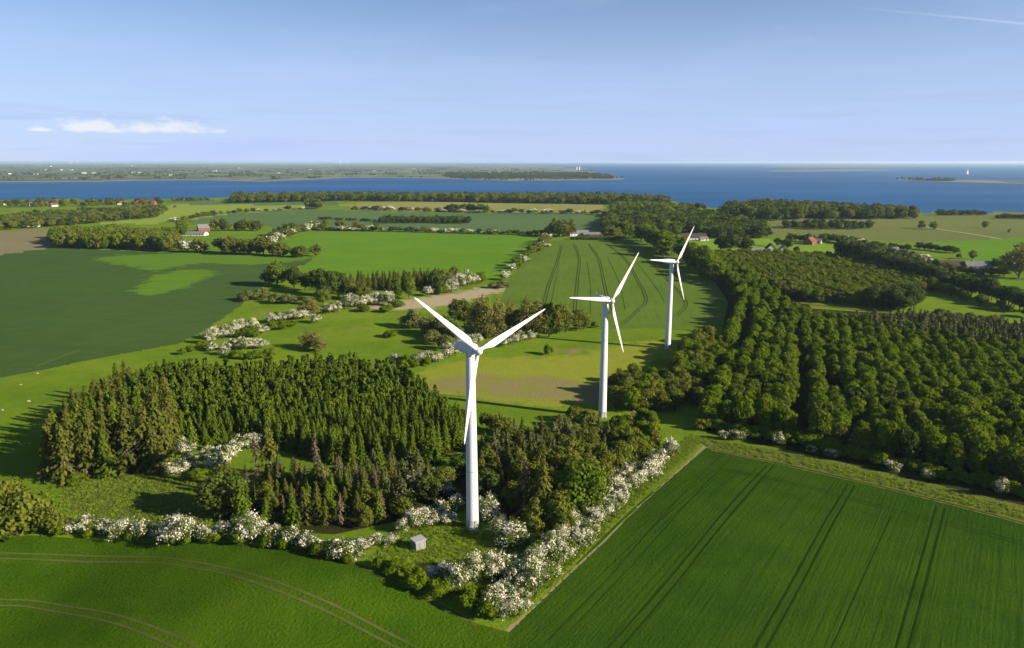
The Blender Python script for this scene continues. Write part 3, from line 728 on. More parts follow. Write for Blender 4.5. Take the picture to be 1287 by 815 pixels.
def scatter_pts(poly_px, spacing, jitter=0.3, rot=0.0, aspect=1.0, seed=1):
    r = np.random.default_rng(seed)
    wp = world_poly(poly_px); c = wp.mean(0)
    L = np.abs(wp - c).max() * 1.6
    gx = np.arange(-L, L, spacing); gy = np.arange(-L, L, spacing * aspect)
    X, Y = np.meshgrid(gx, gy); X = X + (np.arange(len(gy))[:, None] % 2) * spacing * 0.5
    X = X + r.normal(size=X.shape) * jitter * spacing; Y = Y + r.normal(size=X.shape) * jitter * spacing
    ca, sa = math.cos(rot), math.sin(rot)
    x = c[0] + X * ca - Y * sa; y = c[1] + X * sa + Y * ca
    m = inside(wp, x, y)
    return np.stack([x[m], y[m]], 1)

# stuff: uncountable woods, one object each, trees spread on points
def stuff(name, label, cat, pts, hs, kinds, zs=None, wsc=1.0, seed=5):
    r = np.random.default_rng(seed)
    ps = [p for k in kinds for p in PROTO[k]]
    n = len(pts)
    z = G(pts[:, 0], pts[:, 1]) if zs is None else zs
    me = bpy.data.meshes.new(name)
    me.vertices.add(n); me.vertices.foreach_set('co', np.column_stack([pts, z]).astype(np.float32).ravel())
    for nm, val in (('hh', hs), ('rz', r.uniform(0, 6.28, n)), ('wx', wsc * r.uniform(0.85, 1.2, n))):
        a = me.attributes.new(nm, 'FLOAT', 'POINT'); a.data.foreach_set('value', np.asarray(val, np.float32) * np.ones(n, np.float32))
    a = me.attributes.new('pid', 'INT', 'POINT'); a.data.foreach_set('value', r.integers(0, len(ps), n).astype(np.int32))
    o = link(name, me); tag(o, label, cat, kind='stuff')
    ng = bpy.data.node_groups.new(name, 'GeometryNodeTree')
    ng.interface.new_socket('Geometry', in_out='INPUT', socket_type='NodeSocketGeometry'); ng.interface.new_socket('Geometry', in_out='OUTPUT', socket_type='NodeSocketGeometry')
    N = ng.nodes; L = ng.links
    gi, go = N.new('NodeGroupInput'), N.new('NodeGroupOutput')
    jn = N.new('GeometryNodeJoinGeometry')
    for p in reversed(ps):
        if not hasattr(p, 'ob'):
            p.ob = bpy.data.objects.new(p.whole.name, p.whole)
        oi = N.new('GeometryNodeObjectInfo'); oi.inputs['Object'].default_value = p.ob; oi.inputs['As Instance'].default_value = True; oi.transform_space = 'ORIGINAL'
        L.new(oi.outputs['Geometry'], jn.inputs[0])
    iop = N.new('GeometryNodeInstanceOnPoints'); L.new(gi.outputs[0], iop.inputs['Points']); L.new(jn.outputs[0], iop.inputs['Instance'])
    iop.inputs['Pick Instance'].default_value = True
    def attr(nm, ty='FLOAT'):
        q = N.new('GeometryNodeInputNamedAttribute'); q.data_type = ty; q.inputs[0].default_value = nm; return q.outputs[0]
    L.new(attr('pid', 'INT'), iop.inputs['Instance Index'])
    cr = N.new('ShaderNodeCombineXYZ'); L.new(attr('rz'), cr.inputs[2]); L.new(cr.outputs[0], iop.inputs['Rotation'])
    mu = N.new('ShaderNodeMath'); mu.operation = 'MULTIPLY'; L.new(attr('hh'), mu.inputs[0]); L.new(attr('wx'), mu.inputs[1])
    cs = N.new('ShaderNodeCombineXYZ'); L.new(mu.outputs[0], cs.inputs[0]); L.new(mu.outputs[0], cs.inputs[1]); L.new(attr('hh'), cs.inputs[2])
    L.new(cs.outputs[0], iop.inputs['Scale']); L.new(iop.outputs[0], go.inputs[0])
    md = o.modifiers.new('trees', 'NODES'); md.node_group = ng
    return o

# ---------------------------------------------------------------- wind turbines
WHITE = NT('turbine_paint')
_n = WHITE.noise(WHITE.coords((1, 1, 0.15)), 0.8, 5, 0.6)
WHITE.principled(WHITE.mix(_n, (0.54, 0.55, 0.56), (0.60, 0.60, 0.60)), 0.42, 0.4); WHITE = WHITE.m
t = NT('tower_foot_paint')
_n = t.noise(t.coords((1.2, 1.2, 0.5)), 2.0, 6, 0.7)
t.principled(t.mix(t.ramp(_n, 0.42, 0.62), (0.44, 0.45, 0.45), (0.20, 0.21, 0.20)), 0.6, 0.3); FOOT = t.m
GREYP = plain('grey_paint', (0.30, 0.31, 0.32), 0.55, 0.3)
CONC = plain('concrete', (0.42, 0.41, 0.38), 0.9, 0.2, 0.2, 3)
def lathe(prof, seg=40, cap=True):
    V, F = [], []
    for z, r in prof:
        for k in range(seg):
            a = 2 * math.pi * k / seg; V.append((r * math.cos(a), r * math.sin(a), z))
    for i in range(len(prof) - 1):
        for k in range(seg):
            F.append((i * seg + k, i * seg + (k + 1) % seg, (i + 1) * seg + (k + 1) % seg, (i + 1) * seg + k))
    return np.array(V), np.array(F)
def bm_box(bm, cx, cy, cz, sx, sy, sz, bev=0.0):
    r = bmesh.ops.create_cube(bm, size=1.0, matrix=Matrix.Translation((cx, cy, cz)) @ Matrix.Diagonal((sx, sy, sz, 1)))
    if bev > 0:
        es = list({e for v_ in r['verts'] for e in v_.link_edges})
        bmesh.ops.bevel(bm, geom=es, offset=bev, segments=3, affect='EDGES', profile=0.6)
def bm_obj(name, bm, mat, parent=None, smooth=False):
    me = bpy.data.meshes.new(name); bmesh.ops.recalc_face_normals(bm, faces=bm.faces[:]); bm.to_mesh(me); bm.free(); me.materials.append(mat)
    if smooth:
        me.polygons.foreach_set('use_smooth', np.ones(len(me.polygons), bool))
    return link(name, me, parent)
HUBZ, RB = 45.2, 22.4
def blade_mesh():
    st = [(0.6, 0.85, 1.0, 0), (1.7, 0.85, 0.95, 4), (2.6, 1.10, 0.62, 16), (4.0, 1.70, 0.30, 15), (5.2, 1.75, 0.24, 13), (8, 1.50, 0.20, 9), (12, 1.15, 0.18, 5), (16, 0.84, 0.17, 2.5), (19.2, 0.58, 0.16, 1), (21.2, 0.36, 0.15, 0), (21.9, 0.10, 0.15, 0)]
    n = 16; V, F = [], []
    for (s, c, th, tw) in st:
        a = math.radians(tw); rnd = max(0.0, min(1.0, (th - 0.3) / 0.65))
        for k in range(n):
            ph = 2 * math.pi * k / n
            xc = math.cos(ph) * 0.5; yt = math.sin(ph) * 0.5 * th
            if rnd < 1:
                q = xc + 0.5
                foil = math.sin(ph) * th * 0.62 * (1 - q) ** 0.55 * (q + 0.02) ** 0.12 * 1.25
                yt = rnd * yt + (1 - rnd) * foil
            xo = xc + 0.18 * (1 - rnd)           # leading edge nearer the pitch axis
            y, x = xo * c, yt * c
            V.append((x * math.cos(a) + y * math.sin(a), -x * math.sin(a) + y * math.cos(a), s))
    for i in range(len(st) - 1):
        for k in range(n):
            F.append((i * n + k, i * n + (k + 1) % n, (i + 1) * n + (k + 1) % n, (i + 1) * n + k))
    return mesh_np('blade', V, F, [WHITE], smooth=True)
BLADE = blade_mesh()
TOWER = mesh_np('tower', *lathe([(2.25, 1.50), (9, 1.44), (16, 1.37), (23, 1.29), (30, 1.2), (37, 1.11), (43.9, 1.02)]), [WHITE])
FLANGE = mesh_np('flange_ring', *lathe([(0, 1.0), (0, 1.02), (0.22, 1.02), (0.22, 1.0)]), [GREYP])
TFOOT = mesh_np('tower_foot', *lathe([(-1.0, 1.53), (0.0, 1.53), (0.02, 1.60), (0.16, 1.60), (0.18, 1.53), (2.28, 1.51)]), [FOOT])
for me_ in (TOWER, TFOOT): me_.polygons.foreach_set('use_smooth', np.ones(len(me_.polygons), bool))
def turbine(px, py, yaw, thetas, label, zoff=0.0):
    b = P(px, py)
    root = link('wind_turbine', None); root.location = b; root.rotation_euler = (0, 0, yaw); root.empty_display_size = 3
    tag(root, label, 'wind turbine', 'wind turbines')
    tw = link('tower', TOWER, root)
    link('tower_foot', TFOOT, tw)
    for fz, fr in ((15.0, 1.375), (30.0, 1.20), (43.5, 1.05)):
        fl = link('flange_ring', FLANGE, tw); fl.location = (0, 0, fz); fl.scale = (fr, fr, 0.4)
    bm = bmesh.new(); bm_box(bm, 0, -1.5, 1.45, 0.85, 0.14, 1.95, 0.04); d = bm_obj('door', bm, GREYP, tw)
    d.rotation_euler = (0, 0, -yaw + math.radians(35))
    bm = bmesh.new()
    for k in range(4): bm_box(bm, 0, -1.75 - 0.28 * k, 0.42 - 0.14 * k, 0.9, 0.28, 0.06)
    st_ = bm_obj('steps', bm, GREYP, tw); st_.rotation_euler = d.rotation_euler
    # nacelle: rounded body tapering toward the back
    bm = bmesh.new()
    prof = [(-4.9, 0.80, 0.90, 0.05), (-4.7, 0.95, 1.08, 0.05), (-2.8, 1.08, 1.24, 0.0), (0.8, 1.12, 1.28, 0.0), (1.6, 1.0, 1.12, 0.0), (1.95, 0.75, 0.85, 0.0)]
    rings = []
    for x, hy, hz, cz in prof:
        ring = []
        for k in range(20):
            a = 2 * math.pi * k / 20; ca, sa = math.cos(a), math.sin(a)
            e = 0.42
            ring.append(bm.verts.new((x, hy * math.copysign(abs(ca) ** e, ca), HUBZ + cz + 0.05 + hz * math.copysign(abs(sa) ** e, sa))))
        rings.append(ring)
    for i in range(len(rings) - 1):
        for k in range(20): bm.faces.new((rings[i][k], rings[i][(k + 1) % 20], rings[i + 1][(k + 1) % 20], rings[i + 1][k]))
    bm.faces.new(rings[0][::-1]); bm.faces.new(rings[-1])
    nac = bm_obj('nacelle', bm, WHITE, root, True)
    bm = bmesh.new(); bm_box(bm, -4.2, 0.5, HUBZ + 1.85, 0.07, 0.07, 1.6); bm_box(bm, -4.2, -0.5, HUBZ + 1.85, 0.07, 0.07, 1.4); bm_box(bm, -4.2, 0, HUBZ + 2.2, 0.06, 1.2, 0.06); bm_box(bm, -4.2, 0.5, HUBZ + 2.68, 0.35, 0.1, 0.16)
    bm_obj('weather_mast', bm, GREYP, nac)
    bm = bmesh.new(); bm_box(bm, -2.2, 0, HUBZ + 1.33, 1.6, 1.3, 0.2, 0.08); bm_obj('roof_hatch', bm, WHITE, nac)
    rot = link('rotor_hub', None, None)
    bpy.data.objects.remove(rot)
    hv, hf = lathe([(-0.95, 0.02), (-0.95, 0.80), (-0.6, 0.92), (0.40, 0.92), (0.85, 0.74), (1.15, 0.42), (1.26, 0.02)], 28)
    hv = np.stack([hv[:, 2] + 2.95, hv[:, 0], hv[:, 1] + HUBZ], 1)
    hub = link('hub', mesh_np('hub', hv, hf, [WHITE], smooth=True), root)
    for th in thetas:
        bl = link('blade', BLADE, root)
        bl.matrix_local = Matrix.Translation((2.95, 0, HUBZ)) @ Matrix.Rotation(math.radians(-th), 4, 'X')
    return root
YAW = math.radians(-50)
turbine(594, 663, YAW, (191, 311, 71), 'nearest white wind turbine, one blade hanging in front of its tower')
turbine(757, 524, YAW, (160, 280, 40), 'middle white wind turbine of the three, standing among bushes')
turbine(839, 438, YAW + 0.03, (158, 278, 38), 'farthest of the three large white wind turbines, at the wheat field')

# ---------------------------------------------------------------- grey hut by the nearest turbine
b = P(526, 689)
hut = link('utility_hut', None); hut.location = b; hut.rotation_euler = (0, 0, math.radians(38)); tag(hut, 'small grey utility hut on the grass below the nearest turbine', 'hut')
t = NT('ribbed_panel'); _v = t.coords((1, 1, 0.3)); t.principled(t.mix(t.noise(_v, 3, 5, 0.7), (0.19, 0.18, 0.155), (0.27, 0.26, 0.22)), 0.8, 0.2); PANEL = t.m
HUTROOF = plain('hut_roof', (0.40, 0.41, 0.42), 0.75, 0.2, 0.15, 1.5)
bm = bmesh.new(); bm_box(bm, 0, 0, 1.05, 2.6, 2.3, 2.3, 0.03); bm_obj('wall', bm, PANEL, hut)
for sx, sy, ax in ((1, 0, 0), (-1, 0, 0), (0, 1, 1), (0, -1, 1)):
    for k in range(5):
        bm = bmesh.new(); off = -0.9 + 0.45 * k
        bm_box(bm, sx * 1.315 if sx else off * 1.1, sy * 1.165 if sy else off, 1.1, 0.05 if sx else 0.07, 0.05 if sy else 0.07, 2.15); bm_obj('rib', bm, PANEL, hut)
bm = bmesh.new(); bm_box(bm, 0, 0, 2.31, 2.95, 2.65, 0.2, 0.03); bm_obj('roof', bm, HUTROOF, hut)
bm = bmesh.new(); bm_box(bm, 0.2, -1.2, 1.0, 0.9, 0.06, 1.9); dr_ = bm_obj('door', bm, GREYP, hut)
bm = bmesh.new(); bm_box(bm, 0.52, -1.25, 1.05, 0.05, 0.06, 0.2); bm_obj('handle', bm, CONC, dr_)

# ---------------------------------------------------------------- houses
WALLW = plain('white_render', (0.78, 0.77, 0.74), 0.85, 0.2, 0.05, 0.5)
WALLR = plain('red_brick', (0.28, 0.12, 0.075), 0.9, 0.1, 0.2, 1.5)
ROOFR = plain('red_tile', (0.22, 0.085, 0.055), 0.85, 0.15, 0.2, 1.0)
ROOFG = plain('grey_roof', (0.20, 0.20, 0.21), 0.8, 0.2, 0.2, 1.0)
ROOFD = plain('dark_thatch', (0.085, 0.065, 0.055), 0.95, 0.1, 0.25, 1.0)
GLASS = plain('window_glass', (0.03, 0.04, 0.05), 0.15, 0.5, 0.1)
DOORM = plain('door_paint', (0.10, 0.06, 0.04), 0.6, 0.3)
def house(px, py, L, Wd, H, RH, rot, wall, roof, label, group=None, nwin=4, chim=1, name='farmhouse', dxy=(0, 0), z=None, xy=None, detail=True):
    p = P(px, py) if xy is None else np.array([xy[0], xy[1], z])
    root = link(name, None); root.location = (p[0] + dxy[0], p[1] + dxy[1], p[2] if z is not None else float(G(p[0] + dxy[0], p[1] + dxy[1]))); root.rotation_euler = (0, 0, rot)
    tag(root, label, 'house' if 'house' in name else 'barn', group)
    bm = bmesh.new()
    vs = [bm.verts.new(v_) for v_ in [(-L / 2, -Wd / 2, -1.5), (L / 2, -Wd / 2, -1.5), (L / 2, Wd / 2, -1.5), (-L / 2, Wd / 2, -1.5), (-L / 2, -Wd / 2, H), (L / 2, -Wd / 2, H), (L / 2, Wd / 2, H), (-L / 2, Wd / 2, H), (-L / 2, 0, H + RH), (L / 2, 0, H + RH)]]
    for f in [(0, 1, 5, 4), (2, 3, 7, 6), (1, 2, 6, 9, 5), (3, 0, 4, 8, 7), (0, 3, 2, 1), (4, 5, 9, 8), (6, 7, 8, 9)]: bm.faces.new([vs[i] for i in f])
    bm_obj('wall', bm, wall, root)
    bm = bmesh.new(); ov = 0.45; th = 0.22; k = RH / (Wd / 2)
    for s in (-1, 1):
        y1 = s * (Wd / 2 + ov); z1 = H - ov * k + 0.05
        a = [(-L / 2 - ov, y1, z1), (L / 2 + ov, y1, z1), (L / 2 + ov, 0, H + RH + 0.05), (-L / 2 - ov, 0, H + RH + 0.05)]
        lo = [bm.verts.new(q) for q in a]; hi = [bm.verts.new((q[0], q[1], q[2] + th)) for q in a]
        for f in [(0, 1, 2, 3), (4, 7, 6, 5), (0, 4, 5, 1), (1, 5, 6, 2), (3, 2, 6, 7), (0, 3, 7, 4)]:
            al = lo + hi; bm.faces.new([al[i] for i in f])
    rf_ = bm_obj('roof', bm, roof, root)
    for c in range(chim):
        bm = bmesh.new(); bm_box(bm, (-0.25 + 0.5 * c) * L, 0, H + RH + 0.5, 0.8, 0.8, 1.6); bm_obj('chimney', bm, WALLR, rf_)
    if detail:
        for s in (-1, 1):
            for j in range(nwin):
                x = -L / 2 + L * (j + 0.5) / nwin
                if s == -1 and j == nwin // 2:
                    bm = bmesh.new(); bm_box(bm, x, s * (Wd / 2 + 0.02), 1.05, 1.1, 0.12, 2.1); bm_obj('door', bm, DOORM, root); continue
                bm = bmesh.new(); bm_box(bm, x, s * (Wd / 2 + 0.02), 1.55, 1.3, 0.12, 1.2); bm_obj('window', bm, GLASS, root)
        for s in (-1, 1):
            bm = bmesh.new(); bm_box(bm, s * (L / 2 + 0.02), 0, 1.6, 0.12, 1.3, 1.2); bm_obj('window', bm, GLASS, root)
    return root
R_ = math.radians
house(243, 296, 36, 13, 2.4, 2.8, R_(-4), WALLW, ROOFG, 'long white farmhouse with grey roof among trees on the left', nwin=9, chim=0)
house(256, 291, 15, 10, 5.0, 5.0, R_(35), WALLR, ROOFG, 'red brick house behind the long white farmhouse', nwin=3)
house(727, 296.5, 26, 11, 3.4, 3.6, R_(12), WALLW, ROOFG, 'white farm with grey roof at the far end of the wheat field', nwin=6, chim=0)
house(744, 297, 24, 9, 2.6, 2.4, R_(5), WALLR, ROOFG, 'low brick barn beside the farm beyond the wheat field', nwin=5, chim=0, name='barn')
house(871, 301, 32, 10, 2.8, 4.6, R_(2), WALLW, ROOFD, 'long dark-roofed farmhouse with chimneys beside the hill wood', nwin=8, chim=2)
house(884, 302.5, 10, 8, 2.4, 2.2, R_(8), WALLW, ROOFG, 'small white outbuilding right of the dark-roofed farmhouse', nwin=2, chim=0, name='barn')
house(968, 317, 12, 10, 3.6, 5.2, R_(82), WALLW, ROOFD, 'white gabled house behind the forest, left of a pair', nwin=3)
house(984, 317, 10, 8, 3.0, 4.0, R_(78), WALLW, ROOFG, 'smaller white gabled house behind the forest, right of a pair', nwin=3, chim=0)
house(953, 317.5, 18, 7, 2.4, 2.0, R_(4), WALLR, ROOFG, 'low brown shed left of the white gabled houses', nwin=4, chim=0, name='barn')
house(1018, 307, 17, 10, 3.4, 4.6, R_(50), WALLR, ROOFR, 'red-roofed house on the lawn beside the diagonal hedge', nwin=4)
house(1027, 306, 9, 7, 3.0, 3.0, R_(-30), WALLW, ROOFG, 'small white extension beside the red-roofed house', nwin=2, chim=0)
house(1166, 333, 9, 7, 2.8, 3.0, R_(20), WALLW, ROOFG, 'small white house at the end of the pale track', nwin=2, chim=1)
house(1203, 337, 34, 11, 3.0, 3.6, R_(-5), WALLR, ROOFD, 'long brown farm building near the right edge', nwin=8, chim=1)
house(1228, 338, 22, 11, 3.0, 4.0, R_(-8), WALLW, ROOFG, 'grey-roofed farm wing right of the long brown building', nwin=5, chim=1)
house(814, 263, 22, 12, 5.0, 6.0, R_(60), WALLR, ROOFR, 'orange-roofed house peeking out of the hill wood', nwin=4)
house(155, 257.5, 22, 12, 4.5, 4.0, R_(8), WALLW, ROOFG, 'white barn by the left shore', nwin=3, chim=0, name='barn')
house(184, 257.5, 42, 16, 3.6, 6.0, R_(4), WALLR, ROOFR, 'long red-roofed barn by the left shore', nwin=6, chim=0, name='barn')
for i, (px, py) in enumerate([(3, 258), (42, 259), (58, 258.5), (68, 260), (78, 257.5), (106, 258), (66, 270), (4, 286), (33, 285), (44, 285)]):
    house(px, py, 14, 9, 4.0, 4.2, R_(20 * i), WALLW, ROOFR if i % 3 == 0 else ROOFG, 'small pale village house among trees on the left shore', 'village houses on the left shore', nwin=3, chim=1)
house(522, 250.5, 10, 7, 3.0, 3, 0.4, WALLW, ROOFG, 'tiny white house at the edge of the shore wood', nwin=2)
def far_house(px, py, L, hgt, label, group):
    w = Psea(px, py); 
    return house(0, 0, L, L * 0.5, hgt, hgt * 0.7, 0.3 * ((px * 7) % 5), WALLW, ROOFG, label, group, chim=0, z=fl1_h(w[0], w[1]) , xy=w, detail=False)
for px, py, L, hh in [(a_, b_, c_ * 0.6, d_ * 0.62) for a_, b_, c_, d_ in [(12, 220, 40, 9), (45, 221, 50, 9), (58, 215, 36, 12), (64, 210, 60, 16), (77, 215, 50, 10), (90, 215, 50, 10), (106, 219, 60, 10), (118, 219, 40, 9), (168, 218.5, 50, 10), (175, 218.5, 40, 10), (166, 209, 60, 14), (214, 222, 40, 9),
                     (270, 216, 60, 10), (300, 212, 60, 10), (350, 219, 40, 9), (390, 214, 60, 10), (470, 216, 50, 9), (520, 213, 60, 10), (600, 215, 40, 8), (655, 212, 60, 10)]]:
    far_house(px, py, L, hh, 'tiny white building on the coast across the water', 'buildings on the coast across the water')

# tall far things: church tower, far turbines, power-station blocks, sailing boat
def far_mast(px, py, hpx, name, label, cat, group=None, wm=8.0):
    w = Psea(px, py); d = math.hypot(*w); h = hpx * d / FPX; z = fl1_h(w[0], w[1]) if px < 800 else SEA_Z
    return w, z, h
for i, (px, py, hp) in enumerate([(428, 209.3, 4.6), (437, 209.3, 4.6), (98, 207.2, 3.0), (89, 208.6, 3.6)]):
    w, z, h = far_mast(px, py, hp, '', '', '')
    root = link('distant_turbine', None); root.location = (w[0], w[1], z); root.rotation_euler = (0, 0, YAW)
    tag(root, ['left of two tiny white turbines on the far coast', 'right of two tiny white turbines on the far coast', 'tiny white turbine on the far left horizon', 'slightly nearer tiny white turbine at far left'][i], 'wind turbine', 'distant turbines')
    link('tower', mesh_np('tower', *lathe([(0, h * 0.035), (h, h * 0.02)], 10), [WHITE]), root)
    for th in (10 + 40 * i, 130 + 40 * i, 250 + 40 * i):
        bl = link('blade', BLADE, root); s = h * 0.6 / RB
        bl.matrix_local = Matrix.Translation((h * 0.06, 0, h)) @ Matrix.Rotation(R_(th), 4, 'X') @ Matrix.Diagonal((s * 2, s * 2, s, 1))
for i, (px, py, hp, wd) in enumerate([(724.5, 214.3, 4.6, 60), (728, 214.3, 4.8, 60)]):
    w, z, h = far_mast(px, py, hp, '', '', ''); d = math.hypot(*w)
    root = link('silo_tower', None); root.location = (w[0], w[1], SEA_Z); tag(root, ['left of two pale silo towers on the far headland', 'right of two pale silo towers on the far headland'][i], 'silo')
    r0 = 0.8 * d / FPX
    link('shaft', mesh_np('shaft', *lathe([(0, r0), (h * 0.93, r0)], 16), [WALLW]), root)
    link('cap', mesh_np('cap', *lathe([(h * 0.93, r0 * 1.08), (h * 0.97, r0 * 1.08), (h, 0.1)], 16), [ROOFG]), root)
w = Psea(1216, 219); d = math.hypot(*w)
boat = link('sailing_boat', None); boat.location = (w[0], w[1], SEA_Z); boat.rotation_euler = (0, 0, 0.5); tag(boat, 'tiny white sailing boat on the sea at the right', 'boat')
S = d / FPX
bm = bmesh.new(); bm_box(bm, 0, 0, 0.35 * S * 0.6, 3.2 * S, 0.8 * S, 0.5 * S, 0.1 * S); bm_obj('hull', bm, WALLW, boat)
for nm, pts in (('mainsail', [(0.1, 0, 0.7), (1.5, 0.1, 0.7), (0.1, 0, 5.4)]), ('jib', [(-0.1, 0, 0.8), (-1.5, 0.1, 0.7), (-0.05, 0, 4.6)])):
    bm = bmesh.new(); a = [bm.verts.new((p[0] * S, p[1] * S - 0.05 * S, p[2] * S)) for p in pts]; c_ = [bm.verts.new((p[0] * S, p[1] * S + 0.05 * S, p[2] * S)) for p in pts]
    bm.faces.new(a); bm.faces.new(c_[::-1])
    for i in range(3): bm.faces.new((a[i], c_[i], c_[(i + 1) % 3], a[(i + 1) % 3]))
    bm_obj(nm, bm, WALLW, boat)
link('mast', mesh_np('mast', *tube([(0, 0, 0), (0, 0, 5.6 * S)], [0.06 * S, 0.04 * S]), [GREYP]), boat)

# ---------------------------------------------------------------- vegetation
def zone(x, y, cuts):
    z = float(G(x, y)); px = PW / 2 + FPX * x / depth_of(np.array([x, y, z]))
    return next(n for lim, n in cuts if px < lim)
LOOK = {'blue': 'grey-green', 'oldspruce': 'olive-green', 'spruce': 'fresh green', 'dead': 'brown dying', 'olive': 'rounded olive', 'forest': 'rounded green'}
def near_first(p): return p[np.argsort(np.hypot(p[:, 0], p[:, 1]))]
# spruce plantation: the nearest trees singly, the rest as one wood
pts = near_first(scatter_pts([(215, 562), (262, 557), (330, 557), (395, 580), (455, 586), (548, 573), (583, 560), (583, 505, 11), (545, 480, 11), (520, 464, 11), (487, 447, 11), (427, 439, 11), (320, 449, 11), (235, 446, 11), (185, 452, 11), (205, 490, 10), (215, 515, 10)], 3.05, 0.22, 0.35, seed=3))
for i_, (x, y) in enumerate(pts[:290]):
    tree_at('spruce', x, y, rng.uniform(6.6, 11.4), rng.uniform(0.75, 1.15), ('front-edge green spruce of the dense plantation, ' if i_ < 70 else 'green spruce inside the dense plantation, ') + zone(x, y, [(330, 'above the white bushes of the clearing'), (470, 'in its middle'), (9999, 'close left of the nearest turbine')]), 'spruces of the plantation')
if len(pts) > 290:
    rest = pts[290:]
    stuff('spruce_wood', 'far rows of the dense green spruce plantation', 'wood', rest, rng.uniform(7.5, 11, len(rest)), ['midspruce'])
# tall old stand at the left end of the plantation
pts = scatter_pts([(60, 598), (130, 601), (205, 594), (222, 562), (205, 470, 13), (150, 462, 13), (100, 488, 15), (60, 512, 16)], 4.6, 0.22, 0.2, seed=4)
for x, y in pts:
    k = str(rng.choice(['oldspruce'] * 8 + ['spruce'] * 4 + ['dead']))
    tree_at(k, x, y, rng.uniform(13.5, 18), rng.uniform(0.85, 1.1), {'oldspruce': 'tall olive-green spruce in the old stand left of the plantation, ' + zone(x, y, [(95, 'at its outer left side'), (150, 'in its middle'), (999, 'next to the plantation')]), 'spruce': 'greener tall spruce among the old stand, ' + zone(x, y, [(130, 'on its outer left half'), (999, 'on its half next to the plantation')]), 'dead': 'browned tall spruce among the old stand at far left'}[k], {'oldspruce': 'old spruces', 'spruce': 'greener old-stand spruces', 'dead': 'browned old-stand spruces'}[k])
for px, py, hp in [(66, 600, 70), (84, 606, 75), (96, 598, 80), (120, 596, 85), (138, 594, 80), (162, 594, 85), (184, 592, 90), (200, 588, 95)]:
    tree_px('oldspruce', px, py, hp, 'old spruce with bare pale trunk at the front edge of the old stand', 'front-edge old spruces', pick=[2, 2, 1, 2, 1, 0, 1, 0][int(px) % 8])
# mixed conifers left of and behind the hut
for poly, sp, kinds, hr, lab, grp, sd in [
    ([(268, 652), (330, 660), (420, 668), (500, 660), (505, 622), (430, 600), (340, 612), (285, 625)], 4.4, ['oldspruce', 'blue', 'spruce', 'olive', 'oldspruce', 'dead'], (5.5, 9.5), 'tree left of the grey hut', 'conifers left of the hut', 21),
    ([(400, 640), (530, 640), (545, 600), (470, 592), (400, 600)], 4.4, ['blue', 'oldspruce'], (5.5, 8.5), 'conifer between plantation and grey hut', 'conifers behind the hut', 22),
    ([(605, 612), (700, 604), (770, 566), (760, 528, 7), (650, 528, 7), (605, 540, 8)], 3.9, ['blue', 'blue', 'oldspruce', 'olive'], (6.5, 9.5), 'tree right of the nearest turbine tower', 'conifers right of the nearest tower', 23),
    ([(640, 655), (692, 662), (745, 632), (800, 585), (745, 585), (650, 610)], 4.6, ['oldspruce', 'olive', 'oldspruce', 'olive', 'olive'], (8, 12), 'tree between the nearest tower and the long blossom hedge', 'mixed trees behind the long blossom hedge', 24)]:
    for x, y in scatter_pts(poly, sp, 0.25, 0.3, seed=sd):
        k = str(rng.choice(kinds)); tree_at(k, x, y, rng.uniform(*hr), rng.uniform(0.9, 1.15), LOOK[k] + ' ' + lab, grp)
for px, py, hp, k, lab in [(398, 604, 62, 'dead', 'brown dying spruce in front of the plantation'), (324, 598, 56, 'dead', 'brown dying spruce right of the white bushes in the clearing'), (342, 606, 75, 'oldspruce', 'tall olive spruce beside the brown dying one'),
                           (290, 640, 65, 'oldspruce', 'dark conifer casting the long shadow on the clearing'), (305, 655, 60, 'spruce', 'green conifer in front of the long-shadow conifer'), (545, 583, 52, 'spruce', 'edge spruce left of the nearest tower with visible trunk'),
                           (660, 650, 78, 'dead', 'brown conifer behind the white bush right of the tower'), (682, 655, 85, 'oldspruce', 'tall yellow-brown conifer right of the nearest tower'), (728, 648, 75, 'bright', 'fresh green tree beside the tall yellow-brown conifer')]:
    tree_px(k, px, py, hp, lab)
for px, py, hp, wp, k, lab in [(283, 645, 58, 60, 'darkforest', 'broad dark tree at the right side of the clearing, casting its long shadow'), (700, 668, 52, 44, 'olive', 'olive tree behind the lower part of the long blossom hedge'), (672, 668, 44, 36, 'olive', 'smaller olive tree right of the white bush at the tower'),
                               (560, 612, 30, 34, 'olive', 'dark little tree in the shade left of the nearest tower'), (538, 628, 34, 36, 'darkforest', 'dark tree between hut and plantation'), (612, 628, 40, 40, 'darkforest', 'dark tree directly behind the nearest tower'), (506, 650, 34, 34, 'olive', 'little olive tree behind the white bushes left of the hut'), (580, 600, 30, 36, 'darkforest', 'dark bushy tree in the gap left behind the nearest tower')]:
    tree_px(k, px, py, hp, lab, wp=wp)
